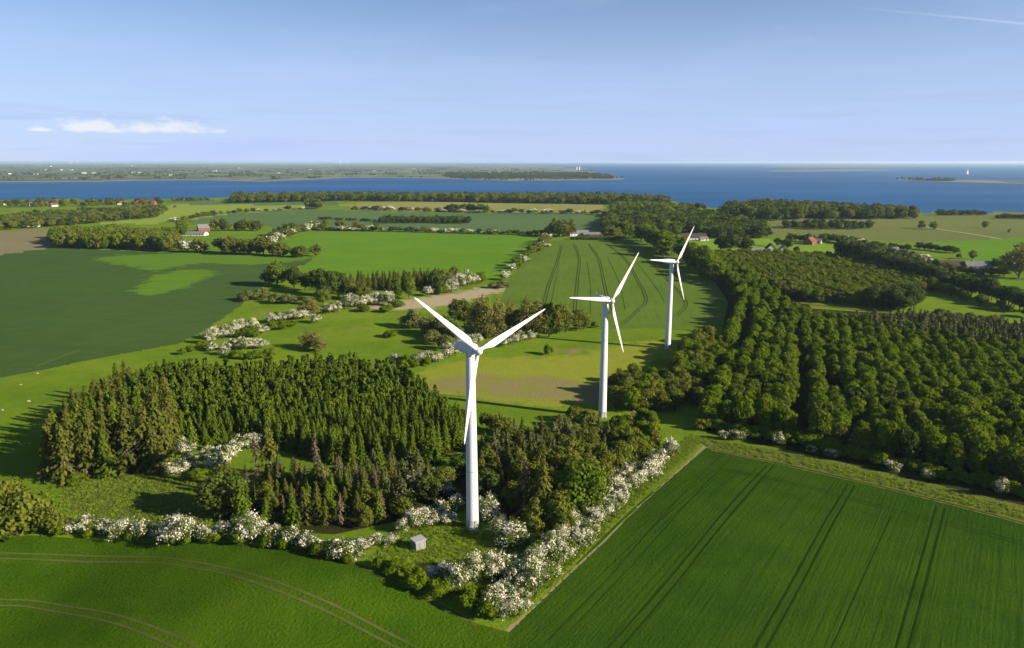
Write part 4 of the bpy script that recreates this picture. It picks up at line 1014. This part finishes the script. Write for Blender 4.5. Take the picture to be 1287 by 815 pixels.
# blossom hedge in front, and white bushes around
def many(kind, rows, label, group, parts=True):
    for q in rows:
        tree_px(kind, q[0], q[1], q[2], label, group, wp=q[3] if len(q) > 3 else None, parts=parts)
many('hawthorn', [(108, 670, 28, 32), (153, 675, 30, 36), (226, 681, 36, 42), (318, 678, 42, 46), (283, 676, 24, 24)], 'large round white hawthorn in the front-left blossom hedge', 'large hawthorns of the front-left hedge')
many('halfhawthorn', [(132, 672, 22, 24), (180, 677, 24, 30), (200, 679, 22, 24), (255, 679, 22, 26), (268, 678, 20, 22), (298, 679, 28, 26), (345, 682, 24, 34), (368, 686, 24, 28), (388, 690, 22, 28), (408, 695, 20, 24), (430, 700, 24, 34), (447, 704, 18, 22), (62, 668, 14, 16), (90, 670, 16, 20)], 'part-white hawthorn between the large ones in the front-left hedge', 'small hawthorns of the front-left hedge')
many('hawthorn', [(455, 690, 20, 24), (472, 686, 18, 22), (490, 684, 16, 22), (522, 664, 26, 26), (537, 660, 30, 30), (553, 652, 24, 26), (562, 658, 20, 22), (506, 668, 18, 20)], 'white hawthorn near the grey hut', 'hawthorns near the hut')
many('halfhawthorn', [(520, 612, 22, 28), (545, 604, 20, 26), (560, 622, 22, 30), (575, 640, 22, 26)], 'thinly flowering hawthorn in the shade left of the nearest tower', 'hawthorns left of the tower')
many('hawthorn', [(614, 652, 34, 30), (640, 680, 34, 52), (628, 664, 22, 26)], 'white hawthorn close beside the nearest tower', 'hawthorns at the tower foot')
many('hawthorn', [(540, 726, 16, 26), (575, 740, 34, 40), (596, 728, 34, 36), (620, 724, 32, 40), (640, 722, 30, 36), (560, 726, 22, 28)], 'white hawthorn on the grass bank above the field corner', 'hawthorns above the field corner')
many('greenshrub', [(500, 722, 22, 34), (525, 738, 26, 40), (550, 748, 24, 36), (586, 764, 30, 40), (612, 775, 28, 36), (600, 758, 26, 34), (478, 714, 18, 30), (634, 760, 30, 34)], 'green shrub in the corner hedge, without blossom', 'green shrubs of the corner hedge')
many('greenshrub', [(120, 674, 20, 26), (167, 679, 18, 24), (210, 682, 18, 24), (240, 682, 20, 24), (270, 682, 16, 22), (300, 684, 22, 26), (338, 686, 18, 24), (358, 688, 20, 26), (400, 698, 18, 26), (438, 706, 16, 24), (76, 672, 16, 24)], 'leafy green shrub between the white ones of the front-left hedge', 'green shrubs of the front-left hedge')
many('greenshrub', [(664, 752, 26, 26), (688, 728, 22, 24), (716, 700, 24, 24), (745, 672, 20, 22), (770, 646, 20, 20), (800, 612, 18, 18), (652, 772, 16, 20)], 'leafy green shrub among the white ones of the long blossom hedge', 'green shrubs of the long hedge')
# long blossom hedge along the dirt path: two staggered rows
cnt = 0
for k in range(25):
    f = k / 24.0
    bx, by = 640 + f * (848 - 640), 776 + f * (566 - 776)
    sz = 1.0 - 0.36 * f
    if 0.80 < f < 0.86 or 0.955 < f: sz *= 0.6
    for off, s2 in ((-4, 0.85), (-18, 1.0)):
        if off == -18 and f > 0.86: continue
        kd = 'hawthorn' if rng.uniform() < 0.72 else 'halfhawthorn'
        tree_px(kd, bx + off + rng.normal() * 2, by + off * 0.35 + rng.normal() * 2, 36 * sz * s2 * rng.uniform(0.75, 1.2), 'white hawthorn in the long blossom hedge, ' + ('front row, ' if off == -4 else 'back row, ') + ('near the field corner' if f < 0.33 else 'midway along the dirt path' if f < 0.66 else 'toward its upper end'), 'hawthorns of the long hedge', wp=34 * sz * rng.uniform(0.9, 1.2))
many('hawthorn', [(843, 574, 24, 26), (772, 600, 22, 24), (815, 600, 26, 34)], 'white hawthorn at the upper end of the long blossom hedge', 'upper hawthorns of the long hedge')
many('hawthorn', [(232, 572, 20, 24), (240, 590, 20, 30), (225, 592, 16, 28), (214, 596, 14, 24), (272, 590, 26, 30), (286, 580, 28, 28), (300, 566, 18, 26), (320, 562, 18, 30), (262, 578, 20, 22)], 'white bush in the clearing in front of the plantation', 'white bushes in the clearing')
many('greenshrub', [(262, 566, 16, 18), (250, 600, 12, 30), (100, 608, 14, 30)], 'low green shrub in the clearing', 'shrubs in the clearing')
many('shrub', [(22, 672, 66, 86), (58, 672, 40, 50), (-25, 672, 70, 80), (5, 655, 60, 60), (75, 668, 22, 30)], 'big olive-green shrub at the left edge above the crop field', 'olive shrubs at the left edge')
# left meadow blossom band
many('hawthorn', [(264, 432, 20, 20), (272, 426, 18, 20), (268, 441, 14, 18), (282, 446, 14, 16), (286, 424, 18, 22), (297, 419, 16, 18), (306, 414, 15, 18), (318, 413, 15, 18), (330, 419, 13, 16), (343, 406, 14, 18), (355, 404, 13, 16), (368, 402, 14, 18), (380, 401, 14, 18), (397, 406, 13, 15), (304, 440, 18, 22), (317, 438, 14, 18), (328, 438, 13, 16), (414, 394, 16, 18), (424, 392, 14, 16), (437, 388, 18, 16), (290, 440, 13, 14)], 'white hawthorn in the blossom band at the edge of the big dark wheat field', 'hawthorns by the dark wheat field')
many('greenshrub', [(304, 424, 13, 22), (318, 424, 13, 22), (340, 415, 12, 24), (355, 414, 12, 24), (366, 411, 10, 18), (300, 450, 12, 26), (320, 451, 13, 28), (338, 449, 13, 24), (255, 438, 12, 18), (228, 446, 10, 14), (240, 442, 9, 14)], 'dark green shrub in the blossom band by the dark wheat field', 'dark shrubs by the dark wheat field')
many('willow', [(312, 378, 14, 26), (330, 376, 15, 28), (348, 381, 13, 26), (365, 382, 14, 26)], 'pale green willow bush at the corner of the dark wheat field', 'willow bushes by the wheat corner')
many('brown', [(388, 398, 24, 28)], 'single olive-brown budding tree in the blossom band', None)
many('brown', [(390, 438, 22, 30), (402, 442, 18, 24)], 'budding bush just behind the plantation', 'budding bushes behind the plantation')
# copse with conifers
many('bright', [(348, 360, 30, 34)], 'bright rounded tree at the left end of the conifer copse', None)
many('darkforest', [(370, 362, 26, 22), (384, 366, 24, 20), (412, 378, 38, 30), (400, 370, 34, 24), (425, 374, 34, 26), (548, 366, 28, 22), (338, 360, 20, 20)], 'dark tree in the copse behind the blossom band', 'dark copse trees')
for x, y in scatter_pts([(430, 372), (470, 368), (545, 366), (560, 360), (545, 357), (480, 360), (430, 364)], 5.5, 0.2, seed=31):
    tree_at('oldspruce', x, y, rng.uniform(11, 14), 1.0, 'dark conifer in the row of the copse in front of the smooth green field', 'copse conifers')
many('bright', [(500, 376, 28, 20), (514, 376, 28, 20), (406, 384, 20, 20)], 'narrow yellow-green tree at the front of the conifer copse', 'yellow-green copse trees')
many('olive', [(560, 362, 28, 22), (572, 360, 26, 20), (440, 376, 24, 22), (456, 378, 22, 20)], 'olive tree in the conifer copse', 'olive copse trees')
many('hawthorn', [(441, 384, 16, 18), (450, 386, 16, 18), (463, 384, 18, 20), (475, 383, 19, 20), (488, 384, 18, 20), (567, 368, 18, 18), (577, 364, 20, 18), (588, 360, 18, 18), (597, 358, 16, 16), (537, 372, 14, 14)], 'white hawthorn in front of the conifer copse', 'hawthorns by the copse')
many('greenshrub', [(555, 370, 14, 20), (500, 386, 10, 22), (485, 392, 10, 24), (455, 392, 10, 24), (605, 356, 16, 16)], 'green shrub in front of the conifer copse', 'shrubs by the copse')
many('willow', [(632, 362, 9, 24), (620, 362, 8, 18)], 'grey low bush at the end of the sandy ground', 'grey bushes by the sand')
# grove in the middle of the picture
many('willow', [(518, 412, 24, 34), (538, 420, 26, 34), (556, 424, 28, 34), (572, 430, 26, 30), (545, 432, 20, 30), (560, 440, 22, 28)], 'grey-green willow at the left of the central grove', 'willows of the central grove')
many('brown', [(598, 424, 44, 26), (612, 426, 50, 28), (626, 424, 48, 26), (606, 418, 46, 26), (662, 424, 48, 28), (676, 424, 44, 26), (640, 416, 34, 22)], 'olive-brown budding tree in the central grove', 'budding trees of the central grove')
many('olive', [(690, 424, 50, 26), (700, 420, 44, 26), (712, 418, 34, 24), (724, 416, 30, 22), (734, 414, 26, 18), (584, 410, 38, 26), (572, 404, 34, 22), (650, 420, 36, 22)], 'green tree in the central grove', 'green trees of the central grove')
many('hawthorn', [(498, 456, 14, 16), (528, 458, 18, 18), (541, 456, 18, 18), (551, 455, 14, 14), (563, 450, 20, 18), (572, 448, 18, 18), (590, 436, 16, 18), (600, 432, 14, 16), (633, 436, 14, 16), (645, 433, 15, 16), (654, 430, 14, 14), (667, 427, 13, 15)], 'white hawthorn along the foot of the central grove', 'hawthorns of the central grove')
many('greenshrub', [(512, 458, 15, 20), (520, 462, 14, 18), (535, 460, 14, 16), (508, 464, 13, 18), (490, 424, 10, 22), (690, 446, 14, 16), (748, 412, 10, 14)], 'round green shrub near the central grove', 'shrubs near the central grove')
# trees round the middle and far turbine
for poly, sp, kinds, hr, lab, grp, sd in [
    ([(770, 516), (800, 520), (845, 520), (862, 508), (850, 490), (800, 480), (772, 494)], 5.0, ['olive', 'olive', 'forest'], (8, 11.5), 'tree right of the middle turbine', 'trees right of the middle turbine', 41),
    ([(852, 505), (880, 512), (895, 480), (908, 445), (890, 430), (862, 440), (846, 470)], 5.2, ['olive', 'olive', 'forest'], (8.5, 12), 'tree between the far turbine and the rows of trees', 'trees below the far turbine', 42),
    ([(775, 588), (815, 582), (832, 560), (815, 540), (785, 548), (770, 565)], 4.5, ['olive', 'forest'], (7, 9.5), 'tree below the middle turbine at the top of the blossom hedge', 'trees below the middle turbine', 43)]:
    for x, y in scatter_pts(poly, sp, 0.25, 0.3, seed=sd):
        k = str(rng.choice(kinds)); tree_at(k, x, y, rng.uniform(*hr), rng.uniform(0.95, 1.2), LOOK[k] + ' ' + lab, grp)
many('shrub', [(722, 530, 22, 30), (740, 532, 20, 28), (775, 540, 20, 30), (790, 535, 16, 26), (612, 540, 26, 26), (630, 545, 30, 30), (800, 545, 18, 28), (880, 540, 16, 24), (705, 536, 16, 26)], 'olive shrub around the foot of the middle turbine', 'shrubs by the middle turbine')
many('hawthorn', [(797, 526, 9, 10), (806, 525, 10, 10), (815, 524, 8, 9)], 'tiny white bush right of the middle turbine', 'white bushes right of the middle turbine')
# right forest in rows
rowang = wdir((930, 530), (968, 392))
front = [(886, 534), (1000, 556), (1140, 586), (1287, 618), (1450, 655), (1500, 450), (1287, 442), (1140, 426), (1060, 415), (1020, 410), (995, 398), (960, 366), (915, 330), (878, 326), (905, 352), (925, 375), (922, 410), (908, 460)]
p1 = scatter_pts(front, 4.3, 0.17, rowang, 1.42, seed=51)
p1 = p1[np.random.default_rng(7).uniform(size=len(p1)) > 0.07]
for la in ([(946, 545), (958, 470, 9), (978, 395, 9), (940, 352, 9)], [(1000, 560), (1008, 480, 9), (1006, 405, 9)], [(1075, 560), (1052, 480, 9), (1030, 420, 9)], [(905, 530), (928, 440, 9), (945, 380, 9)]):
    lw = [P(*q)[:2] for q in la]
    for (x0, y0), (x1, y1) in zip(lw[:-1], lw[1:]):
        dx, dy = x1 - x0, y1 - y0
        t_ = np.clip(((p1[:, 0] - x0) * dx + (p1[:, 1] - y0) * dy) / (dx * dx + dy * dy), 0, 1)
        p1 = p1[np.hypot(p1[:, 0] - x0 - t_ * dx, p1[:, 1] - y0 - t_ * dy) > 1.9]
p1 = near_first(p1)
NF = 280
for i_, (x, y) in enumerate(p1[:NF]):
    tree_at(str(rng.choice(['forest'] * 8 + ['olive', 'darkforest'])), x, y, rng.uniform(8.0, 13.5), rng.uniform(0.75, 1.15), 'leafy tree at the front edge of the forest, ' + zone(x, y, [(985, 'beside the end of the dirt path'), (1120, 'halfway along the field margin'), (9999, 'toward the right edge of the picture')]) if i_ < 90 else 'leafy tree in the front rows behind the forest edge, ' + zone(x, y, [(960, 'near the wheat field'), (1060, 'left of the middle rows'), (1170, 'right of the middle rows'), (9999, 'toward the right side')]), 'front forest trees')
stuff('forest_rows', 'rows of leafy green trees filling the forest on the right', 'wood', p1[NF:], rng.uniform(8, 13, len(p1) - NF), ['forest'], wsc=0.95)
back = [(1030, 381), (1120, 388), (1130, 374), (1180, 362), (1140, 340), (1080, 328), (980, 322), (882, 322), (930, 345), (985, 374)]
p2 = scatter_pts(back, 5.2, 0.25, 0.4, 1.0, seed=52)
stuff('young_forest', 'lighter young forest beyond the grassy ride', 'wood', p2, rng.uniform(6, 9.5, len(p2)), ['farbright', 'farolive'], wsc=1.0)
p3 = scatter_pts([(1075, 428), (1140, 438), (1287, 458), (1450, 474), (1450, 440), (1287, 428), (1140, 418), (1070, 416)], 5.0, 0.2, 0.3, seed=53)
stuff('spruce_belt', 'dark belt of spruce crossing the right forest', 'wood', p3, rng.uniform(11, 14, len(p3)), ['blue'], wsc=1.1)
for x, y in scatter_pts([(1088, 388), (1150, 394), (1165, 386), (1120, 376), (1088, 380)], 7.0, 0.2, seed=54):
    tree_at('darkforest', x, y, rng.uniform(10, 14), 1.1, 'tree in the dark round clump beside the forest ride', 'dark clump by the ride')
for x, y in scatter_pts([(1140, 402), (1250, 414), (1255, 406), (1180, 396)], 6.0, 0.2, seed=55):
    tree_at('willow', x, y, rng.uniform(4, 6), 1.0, 'pale willow bush on the grassy ride behind the spruce belt', 'willows on the ride')
hedge_line = [(890, 538), (1000, 559), (1140, 590), (1290, 624)]
many('halfhawthorn', [(910, 552, 14, 16), (925, 553, 16, 18), (978, 560, 18, 18), (1020, 570, 12, 12), (1045, 576, 14, 16), (1122, 592, 16, 18), (1165, 602, 16, 18), (1258, 624, 26, 20)], 'pale flowering bush in the shade at the front edge of the forest', 'flowering bushes at the forest edge')

# hedges and far woods
def hedge(kinds, line, n, hp, label, group, wob=0.6, parts=False):
    w = catmull([P(*q)[:2] for q in line]); seg = np.hypot(*np.diff(w, axis=0).T); s = np.concatenate([[0], np.cumsum(seg)])
    # even spacing in world units
    for k in range(n):
        u = (k + 0.5 + rng.uniform(-0.35, 0.35)) / n * s[-1]
        x, y = np.interp(u, s, w[:, 0]), np.interp(u, s, w[:, 1])
        dd = depth_of(np.array([x, y, float(G(x, y))]))
        h = rng.uniform(*hp) * dd / FPX
        x += rng.normal() * wob * h * 0.3; y += rng.normal() * wob * h * 0.3
        tree_at(str(rng.choice(kinds)), float(x), float(y), h, rng.uniform(0.9, 1.4) * (1.7 if hp[1] <= 8 else 1.1), label, group, parts)
hedge(['greenshrub'], hedge_line, 48, (12, 20), 'dark green shrub at the shaded front edge of the forest', 'edge shrubs of the forest', parts=True)
hedge(['forest'], [(806, 303), (850, 322), (885, 340), (908, 360)], 34, (22, 30), 'leafy tree in the thick hedge along the right side of the wheat field', 'hedge trees right of the wheat field')
hedge(['farolive', 'farhaw', 'farbright'], [(688, 303), (668, 320), (650, 336), (634, 353)], 18, (9, 14), 'hedge tree on the bank between smooth green field and wheat field', 'hedge trees left of the wheat field')
for x, y in scatter_pts([(68, 312), (140, 314), (222, 317), (222, 303), (150, 298), (70, 299)], 11, 0.25, seed=61):
    tree_at(str(rng.choice(['farolive', 'farbright', 'farolive'])), x, y, rng.uniform(15, 19), rng.uniform(0.9, 1.2), 'tree of the small wood beside the ploughed field, ' + zone(x, y, [(115, 'at its left end'), (170, 'in its middle'), (999, 'at its end by the white farm')]), 'trees of the small wood on the left')
hedge(['farolive', 'farforest'], [(282, 318), (305, 320), (332, 321)], 12, (18, 25), 'tree in the clump left of the smooth green field', 'hedge clump trees')
hedge(['farolive', 'farhaw'], [(225, 317), (245, 317), (262, 318)], 5, (14, 20), 'hedge tree in front of the white farm on the left', 'hedge trees before the left farm')
hedge(['farolive'], [(335, 321), (375, 323), (400, 323)], 9, (9, 20), 'hedge tree at the top of the dark wheat field', 'hedge trees above the dark wheat')
hedge(['farhaw', 'farhaw', 'farolive'], [(326, 314), (350, 303), (375, 294), (398, 288)], 20, (8, 13), 'pale flowering hedge bush on the bank behind the left farm', 'pale hedge behind the left farm')
hedge(['farforest'], [(332, 308), (350, 299), (372, 291)], 9, (11, 15), 'dark tree in the hedge behind the left farm', 'dark trees behind the left farm')
hedge(['farforest', 'farolive'], [(268, 290), (300, 290), (326, 290)], 9, (10, 16), 'garden tree right of the brick house', 'garden trees of the left farm')
hedge(['farolive', 'farbright'], [(205, 300), (222, 298), (232, 286)], 6, (10, 18), 'garden tree left of the long white farmhouse', 'trees left of the white farmhouse')
hedge(['farforest', 'farolive', 'farhaw'], [(400, 290), (480, 291), (560, 293), (640, 295), (690, 296)], 46, (4, 8), 'low bush of the hedge along the top of the smooth green field', 'hedge above the smooth green field')
hedge(['farolive'], [(402, 289), (440, 290), (478, 291)], 6, (9, 14), 'taller tree in the hedge above the smooth green field', 'taller hedge trees above the green field')
for x, y in scatter_pts([(478, 281), (530, 281), (590, 282), (590, 279), (540, 277.5), (478, 278)], 11, 0.2, seed=62):
    tree_at('farforest', x, y, rng.uniform(9, 12), 1.1, 'dark tree of the belt standing in the wide dull green field', 'dark belt in the dull green field')
hedge(['farforest'], [(400, 276), (440, 277.5), (472, 279)], 16, (3, 4.5), 'low dark bush in line with the dark belt', 'low bushes by the dark belt')
hedge(['farhaw', 'farforest', 'farolive'], [(215, 280), (260, 272), (300, 268), (390, 263)], 26, (3, 7), 'small bush of the hedge right of the yellow-green field', 'far hedge bushes on the left')
hedge(['farolive', 'farbright'], [(383, 263), (392, 262), (402, 263)], 5, (10, 14), 'small tree group between yellow-green and dull green fields', 'tree group on the far fields')
hedge(['farhaw', 'farforest', 'farolive'], [(440, 264), (530, 266), (640, 268), (765, 270)], 44, (3, 7), 'bush of the hedge in front of the beige field', 'hedge before the beige field')
hedge(['farolive', 'farforest'], [(560, 266), (585, 266.5), (612, 267)], 10, (8, 12), 'taller tree in the hedge before the beige field', 'taller trees before the beige field')
hedge(['farolive'], [(690, 298), (712, 297)], 6, (16, 24), 'round tree left of the white farm beyond the wheat', 'round trees by the far farm')
hedge(['farolive', 'farbright'], [(756, 299), (778, 299), (800, 298)], 8, (12, 18), 'garden tree right of the white farm beyond the wheat', 'garden trees by the far farm')
hedge(['farbright'], [(722, 301.5), (760, 301.5), (800, 300.5)], 24, (4.5, 5.5), 'clipped hedge bush at the top end of the wheat field', 'clipped hedge at the wheat end')
hedge(['farforest', 'farolive'], [(1040, 302), (1100, 316), (1160, 332), (1240, 349)], 52, (7, 10), 'dark bush of the diagonal hedge below the right fields', 'diagonal hedge on the right')
hedge(['farolive', 'farhaw'], [(1050, 299), (1110, 312), (1165, 327)], 26, (5, 7), 'paler bush along the far side of the diagonal hedge', 'far side of the diagonal hedge')
hedge(['darkforest'], [(1052, 322), (1110, 340), (1170, 358), (1230, 374), (1300, 394)], 60, (20, 28), 'dark tree of the thick hedge running down to the right edge', 'thick dark hedge on the right')
hedge(['forest'], [(1062, 331), (1130, 352), (1200, 374), (1300, 402)], 34, (12, 17), 'lighter tree on the near side of the thick dark hedge', 'near side of the thick dark hedge')
hedge(['farforest'], [(1085, 311), (1115, 313), (1146, 315)], 14, (6, 9), 'dark bush in the short hedge left of the right strip field', 'short hedge by the strip field')
hedge(['farforest'], [(1153, 313), (1180, 316), (1205, 319)], 12, (7, 10), 'dark bush in the short hedge crossing the strip field', 'second short hedge by the strip field')
for x, y in scatter_pts([(985, 288), (1030, 289), (1096, 289), (1096, 286), (1040, 284), (985, 285.5)], 11, 0.2, seed=63):
    tree_at('farforest', x, y, rng.uniform(9, 13), 1.1, 'dark tree of the belt on the olive field at right', 'dark belt on the right')
many('darkforest', [(918, 318, 24, 28), (935, 318, 20, 24), (905, 317, 18, 20)], 'large dark tree on the lawn left of the white gabled houses', 'dark trees on the lawn', parts=False)
many('farforest', [(990, 314, 16, 16), (1001, 318, 8, 10), (978, 310, 12, 12)], 'dark garden tree by the white gabled houses', 'garden trees by the gabled houses', parts=False)
hedge(['farforest', 'farolive'], [(990, 302), (1008, 304), (1040, 304)], 8, (8, 12), 'garden tree around the red-roofed house', 'garden trees by the red-roofed house')
for px, py, hp, lab in [(1158, 288, 11, 'left of two lone trees on the pale farm track'), (1173, 289, 11, 'right of two lone trees on the pale farm track'), (1238, 287, 9, 'lone faint tree on the olive field near the right edge'), (1222, 326, 11, 'round lone tree above the long brown farm'), (1205, 326, 8, 'small lone tree left of the round one above the farm'), (1268, 293, 5, 'single bush on the olive field at the right edge'), (220, 262, 4, 'lone small tree on the yellow-green field')]:
    tree_px('farolive', px, py, hp, lab, parts=True)
tree_px('brown', 1280, 350, 44, 'big bare-looking brown tree at the right edge', wp=48)
hedge(['farforest', 'farolive'], [(1180, 341), (1215, 345), (1270, 347)], 14, (7, 11), 'garden bush in front of the long brown farm', 'garden bushes of the right farm')
hedge(['farforest'], [(1245, 338), (1262, 340), (1287, 341)], 7, (9, 15), 'dark garden tree right of the long brown farm', 'garden trees of the right farm')
hedge(['farforest'], [(1182, 271), (1210, 270.5), (1240, 271)], 14, (5, 8), 'shore tree in the small dark clump on the right coast', 'shore clump on the right')
hedge(['farforest', 'farolive'], [(1252, 275), (1270, 275), (1290, 276)], 8, (4, 8), 'shore tree at the right edge of the coast', 'shore trees at the right edge')
def wood(name, label, poly, sp, hr, kinds, seed, wsc=1.15):
    p = scatter_pts(poly, sp, 0.28, 0.2, seed=seed)
    return stuff(name, label, 'wood', p, rng.uniform(*hr, len(p)), kinds, wsc=wsc)
wood('shore_wood', 'long dark wood along the near shore in the centre', [(290, 256), (430, 253), (560, 254), (760, 257.5), (840, 259), (838, 254), (760, 250.5), (560, 249.5), (420, 249), (296, 250.5)], 15, (14, 22), ['farforest', 'farolive'], 71)
wood('hill_wood', 'dark wood on the low hill beside the dark-roofed farmhouse', [(762, 293), (830, 296), (860, 294), (905, 300), (966, 300), (960, 290), (915, 278), (860, 270), (800, 266), (770, 270), (758, 282)], 11, (12, 17), ['farforest', 'farbright', 'farforest'], 72)
wood('hill_wood', 'lighter young wood on top of the low hill', [(770, 271), (800, 268), (870, 271), (870, 262), (800, 258), (768, 260)], 14, (8, 13), ['farbright', 'farolive'], 76)
wood('coast_wood', 'large dark wood on the right shore', [(908, 273), (960, 278), (1040, 276), (1150, 276), (1150, 272), (1040, 266), (960, 263), (915, 267)], 14, (16, 23), ['farforest', 'farforest', 'farolive'], 73)
wood('village_wood', 'wood and gardens around the village on the left shore', [(-200, 292), (0, 290), (90, 284), (200, 274), (210, 264), (120, 268), (0, 277), (-200, 282)], 13, (10, 15), ['farforest', 'farolive'], 74)
wood('shore_gardens', 'scattered garden trees along the left shore', [(-200, 264), (0, 262), (120, 260), (205, 258), (205, 254.5), (0, 255.5), (-200, 257)], 26, (8, 16), ['farforest', 'farolive'], 75)
wood('shore_gardens', 'low green bushes by the water left of the shore wood', [(215, 253.5), (262, 253), (262, 251.5), (215, 251.5)], 18, (6, 10), ['farforest', 'farbright'], 77)
many('farforest', [(878, 264, 9, 12), (884, 264, 8, 10)], 'single dark tree standing on the shore before the sea', 'single shore trees', parts=False)

# woods and hedges of the land across the water
r9 = np.random.default_rng(9)
def far_trees(name, label, wp, hfun, n, kinds, hr, box, bias=1.0, clumps=None):
    px = r9.uniform(box[0], box[2], n * 3); py = box[1] + (box[3] - box[1]) * r9.uniform(0, 1, n * 3) ** bias
    if clumps:
        cx = r9.uniform(box[0], box[2], clumps); cy = box[1] + (box[3] - box[1]) * r9.uniform(0, 1, clumps) ** bias
        k = r9.integers(0, clumps, n * 3); ln = r9.uniform(1.5, 10, clumps); px = cx[k] + r9.normal(size=n * 3) * ln[k]; py = cy[k] + r9.normal(size=n * 3) * 0.16
    w = Psea(px, np.maximum(py, 204.4)); m = inside(wp, w[:, 0], w[:, 1]); w = w[m][:n]
    z = np.array([hfun(a, b_) for a, b_ in w])
    return stuff(name, label, 'wood', w, r9.uniform(*hr, len(w)), kinds, zs=z - 0.5, wsc=1.6)
far_trees('far_coast_trees', 'hedges and woods on the land across the water', FL1, fl1_h, 3600, ['farforest', 'farolive', 'farolive'], (7, 14), (-240, 228, 780, 205.5), 0.8, clumps=700)
far_trees('far_headland_wood', 'dark wood on the headland across the water', FL1, fl1_h, 700, ['farforest'], (14, 22), (560, 225.5, 770, 219), 1.0)
far_trees('islet_trees', 'dark tree clumps on the low islet at right', FL3, fl3_h, 120, ['farforest'], (8, 14), (1128, 228, 1300, 225.5), 1.0, clumps=9)

# rough grass tufts
def tuft_proto(seed):
    r = np.random.default_rng(seed); n = 46
    c = np.column_stack([r.normal(size=(n, 2)) * 0.45, np.zeros(n)]); h = r.uniform(0.4, 1.0, n)
    lean = np.column_stack([r.normal(size=(n, 2)) * 0.35, np.ones(n)]) * h[:, None]; sd = unit(np.column_stack([r.normal(size=(n, 2)), np.zeros(n)])) * 0.13
    V = np.stack([c - sd, c + sd, c + lean + sd * 0.4, c + lean - sd * 0.4], 1).reshape(-1, 3)
    return V, np.arange(4 * n).reshape(n, 4), r.uniform(0, 1, n)
LM['tuft'] = leaf_mat('rough_grass_blades', (0.150, 0.235, 0.020), (0.250, 0.320, 0.036), 0.5)
for s in range(3):
    p = Proto(); V, F, T = tuft_proto(600 + s); p.whole = mesh_np('grass_tuft', V, F, [LM['tuft']], tint=T); PROTO.setdefault('tuft', []).append(p)
def tufts(label, poly, sp, hr, seed):
    p = scatter_pts(poly, sp, 0.45, 0.3, seed=seed)
    return stuff('rough_grass', label, 'grass', p, rng.uniform(*hr, len(p)), ['tuft'], wsc=1.6)
tufts('rough grass around the nearest turbine and hut', [(455, 712), (530, 742), (600, 778), (640, 770), (700, 700), (640, 670), (560, 655), (500, 672)], 1.1, (0.2, 0.5), 81)
tufts('rough grass along the verge of the dirt path', [(636, 786), (640, 770), (780, 640), (868, 546), (883, 555), (760, 670), (700, 728)], 0.8, (0.2, 0.55), 82)
tufts('rough grass in the clearing behind the blossom hedge', [(60, 610), (150, 595), (320, 600), (270, 660), (120, 668), (60, 650)], 1.5, (0.2, 0.6), 83)
tufts('weeds on the field margin along the forest', [(890, 562), (875, 549), (1000, 572), (1287, 640), (1330, 660), (1287, 654), (1000, 584)], 1.3, (0.2, 0.6), 84)

# ---------------------------------------------------------------- haze
hz = NT('haze_air')
pv = hz.node('ShaderNodeVolumePrincipled'); pv.inputs['Color'].default_value = (0.62, 0.80, 1.0, 1); pv.inputs['Density'].default_value = 3.4e-5; pv.inputs['Anisotropy'].default_value = 0.2
hz.l.new(pv.outputs[0], hz.out.inputs['Volume'])
bm = bmesh.new(); bm_box(bm, 0, 0, 0, 164000, 164000, (CAMZ + 5) - (SEA_Z - 3)); o = bm_obj('haze', bm, hz.m)
o.location = (0, 0, ((CAMZ + 5) + (SEA_Z - 3)) / 2); tag(o, 'thin bluish haze over land and sea', 'haze', kind='stuff')

# ---------------------------------------------------------------- pale boulders on the left pasture
STONE = plain('pale_stone', (0.36, 0.33, 0.26), 0.9, 0.1, 0.2, 2.0)
for i, (px, py, sz) in enumerate([(36, 505, 0.6), (26, 484, 0.4), (3, 516, 0.45), (47, 470, 0.5)]):
    bm = bmesh.new(); bmesh.ops.create_icosphere(bm, subdivisions=2, radius=1.0)
    r_ = np.random.default_rng(900 + i)
    for v_ in bm.verts: v_.co *= 1 + 0.22 * math.sin(5 * v_.co.x + i) * math.cos(4 * v_.co.y) + float(r_.normal()) * 0.04
    p = P(px, py); o = bm_obj('boulder', bm, STONE, None); o.location = (p[0], p[1], p[2] + sz * 0.25); o.scale = (sz * 1.3, sz, sz * 0.8)
    tag(o, ['largest pale boulder on the left pasture beside the tree shadow', 'small pale boulder in the middle of the left pasture', 'pale boulder at the left picture edge on the pasture', 'pale boulder at the border of pasture and dark wheat'][i], 'boulder', 'boulders on the left pasture')
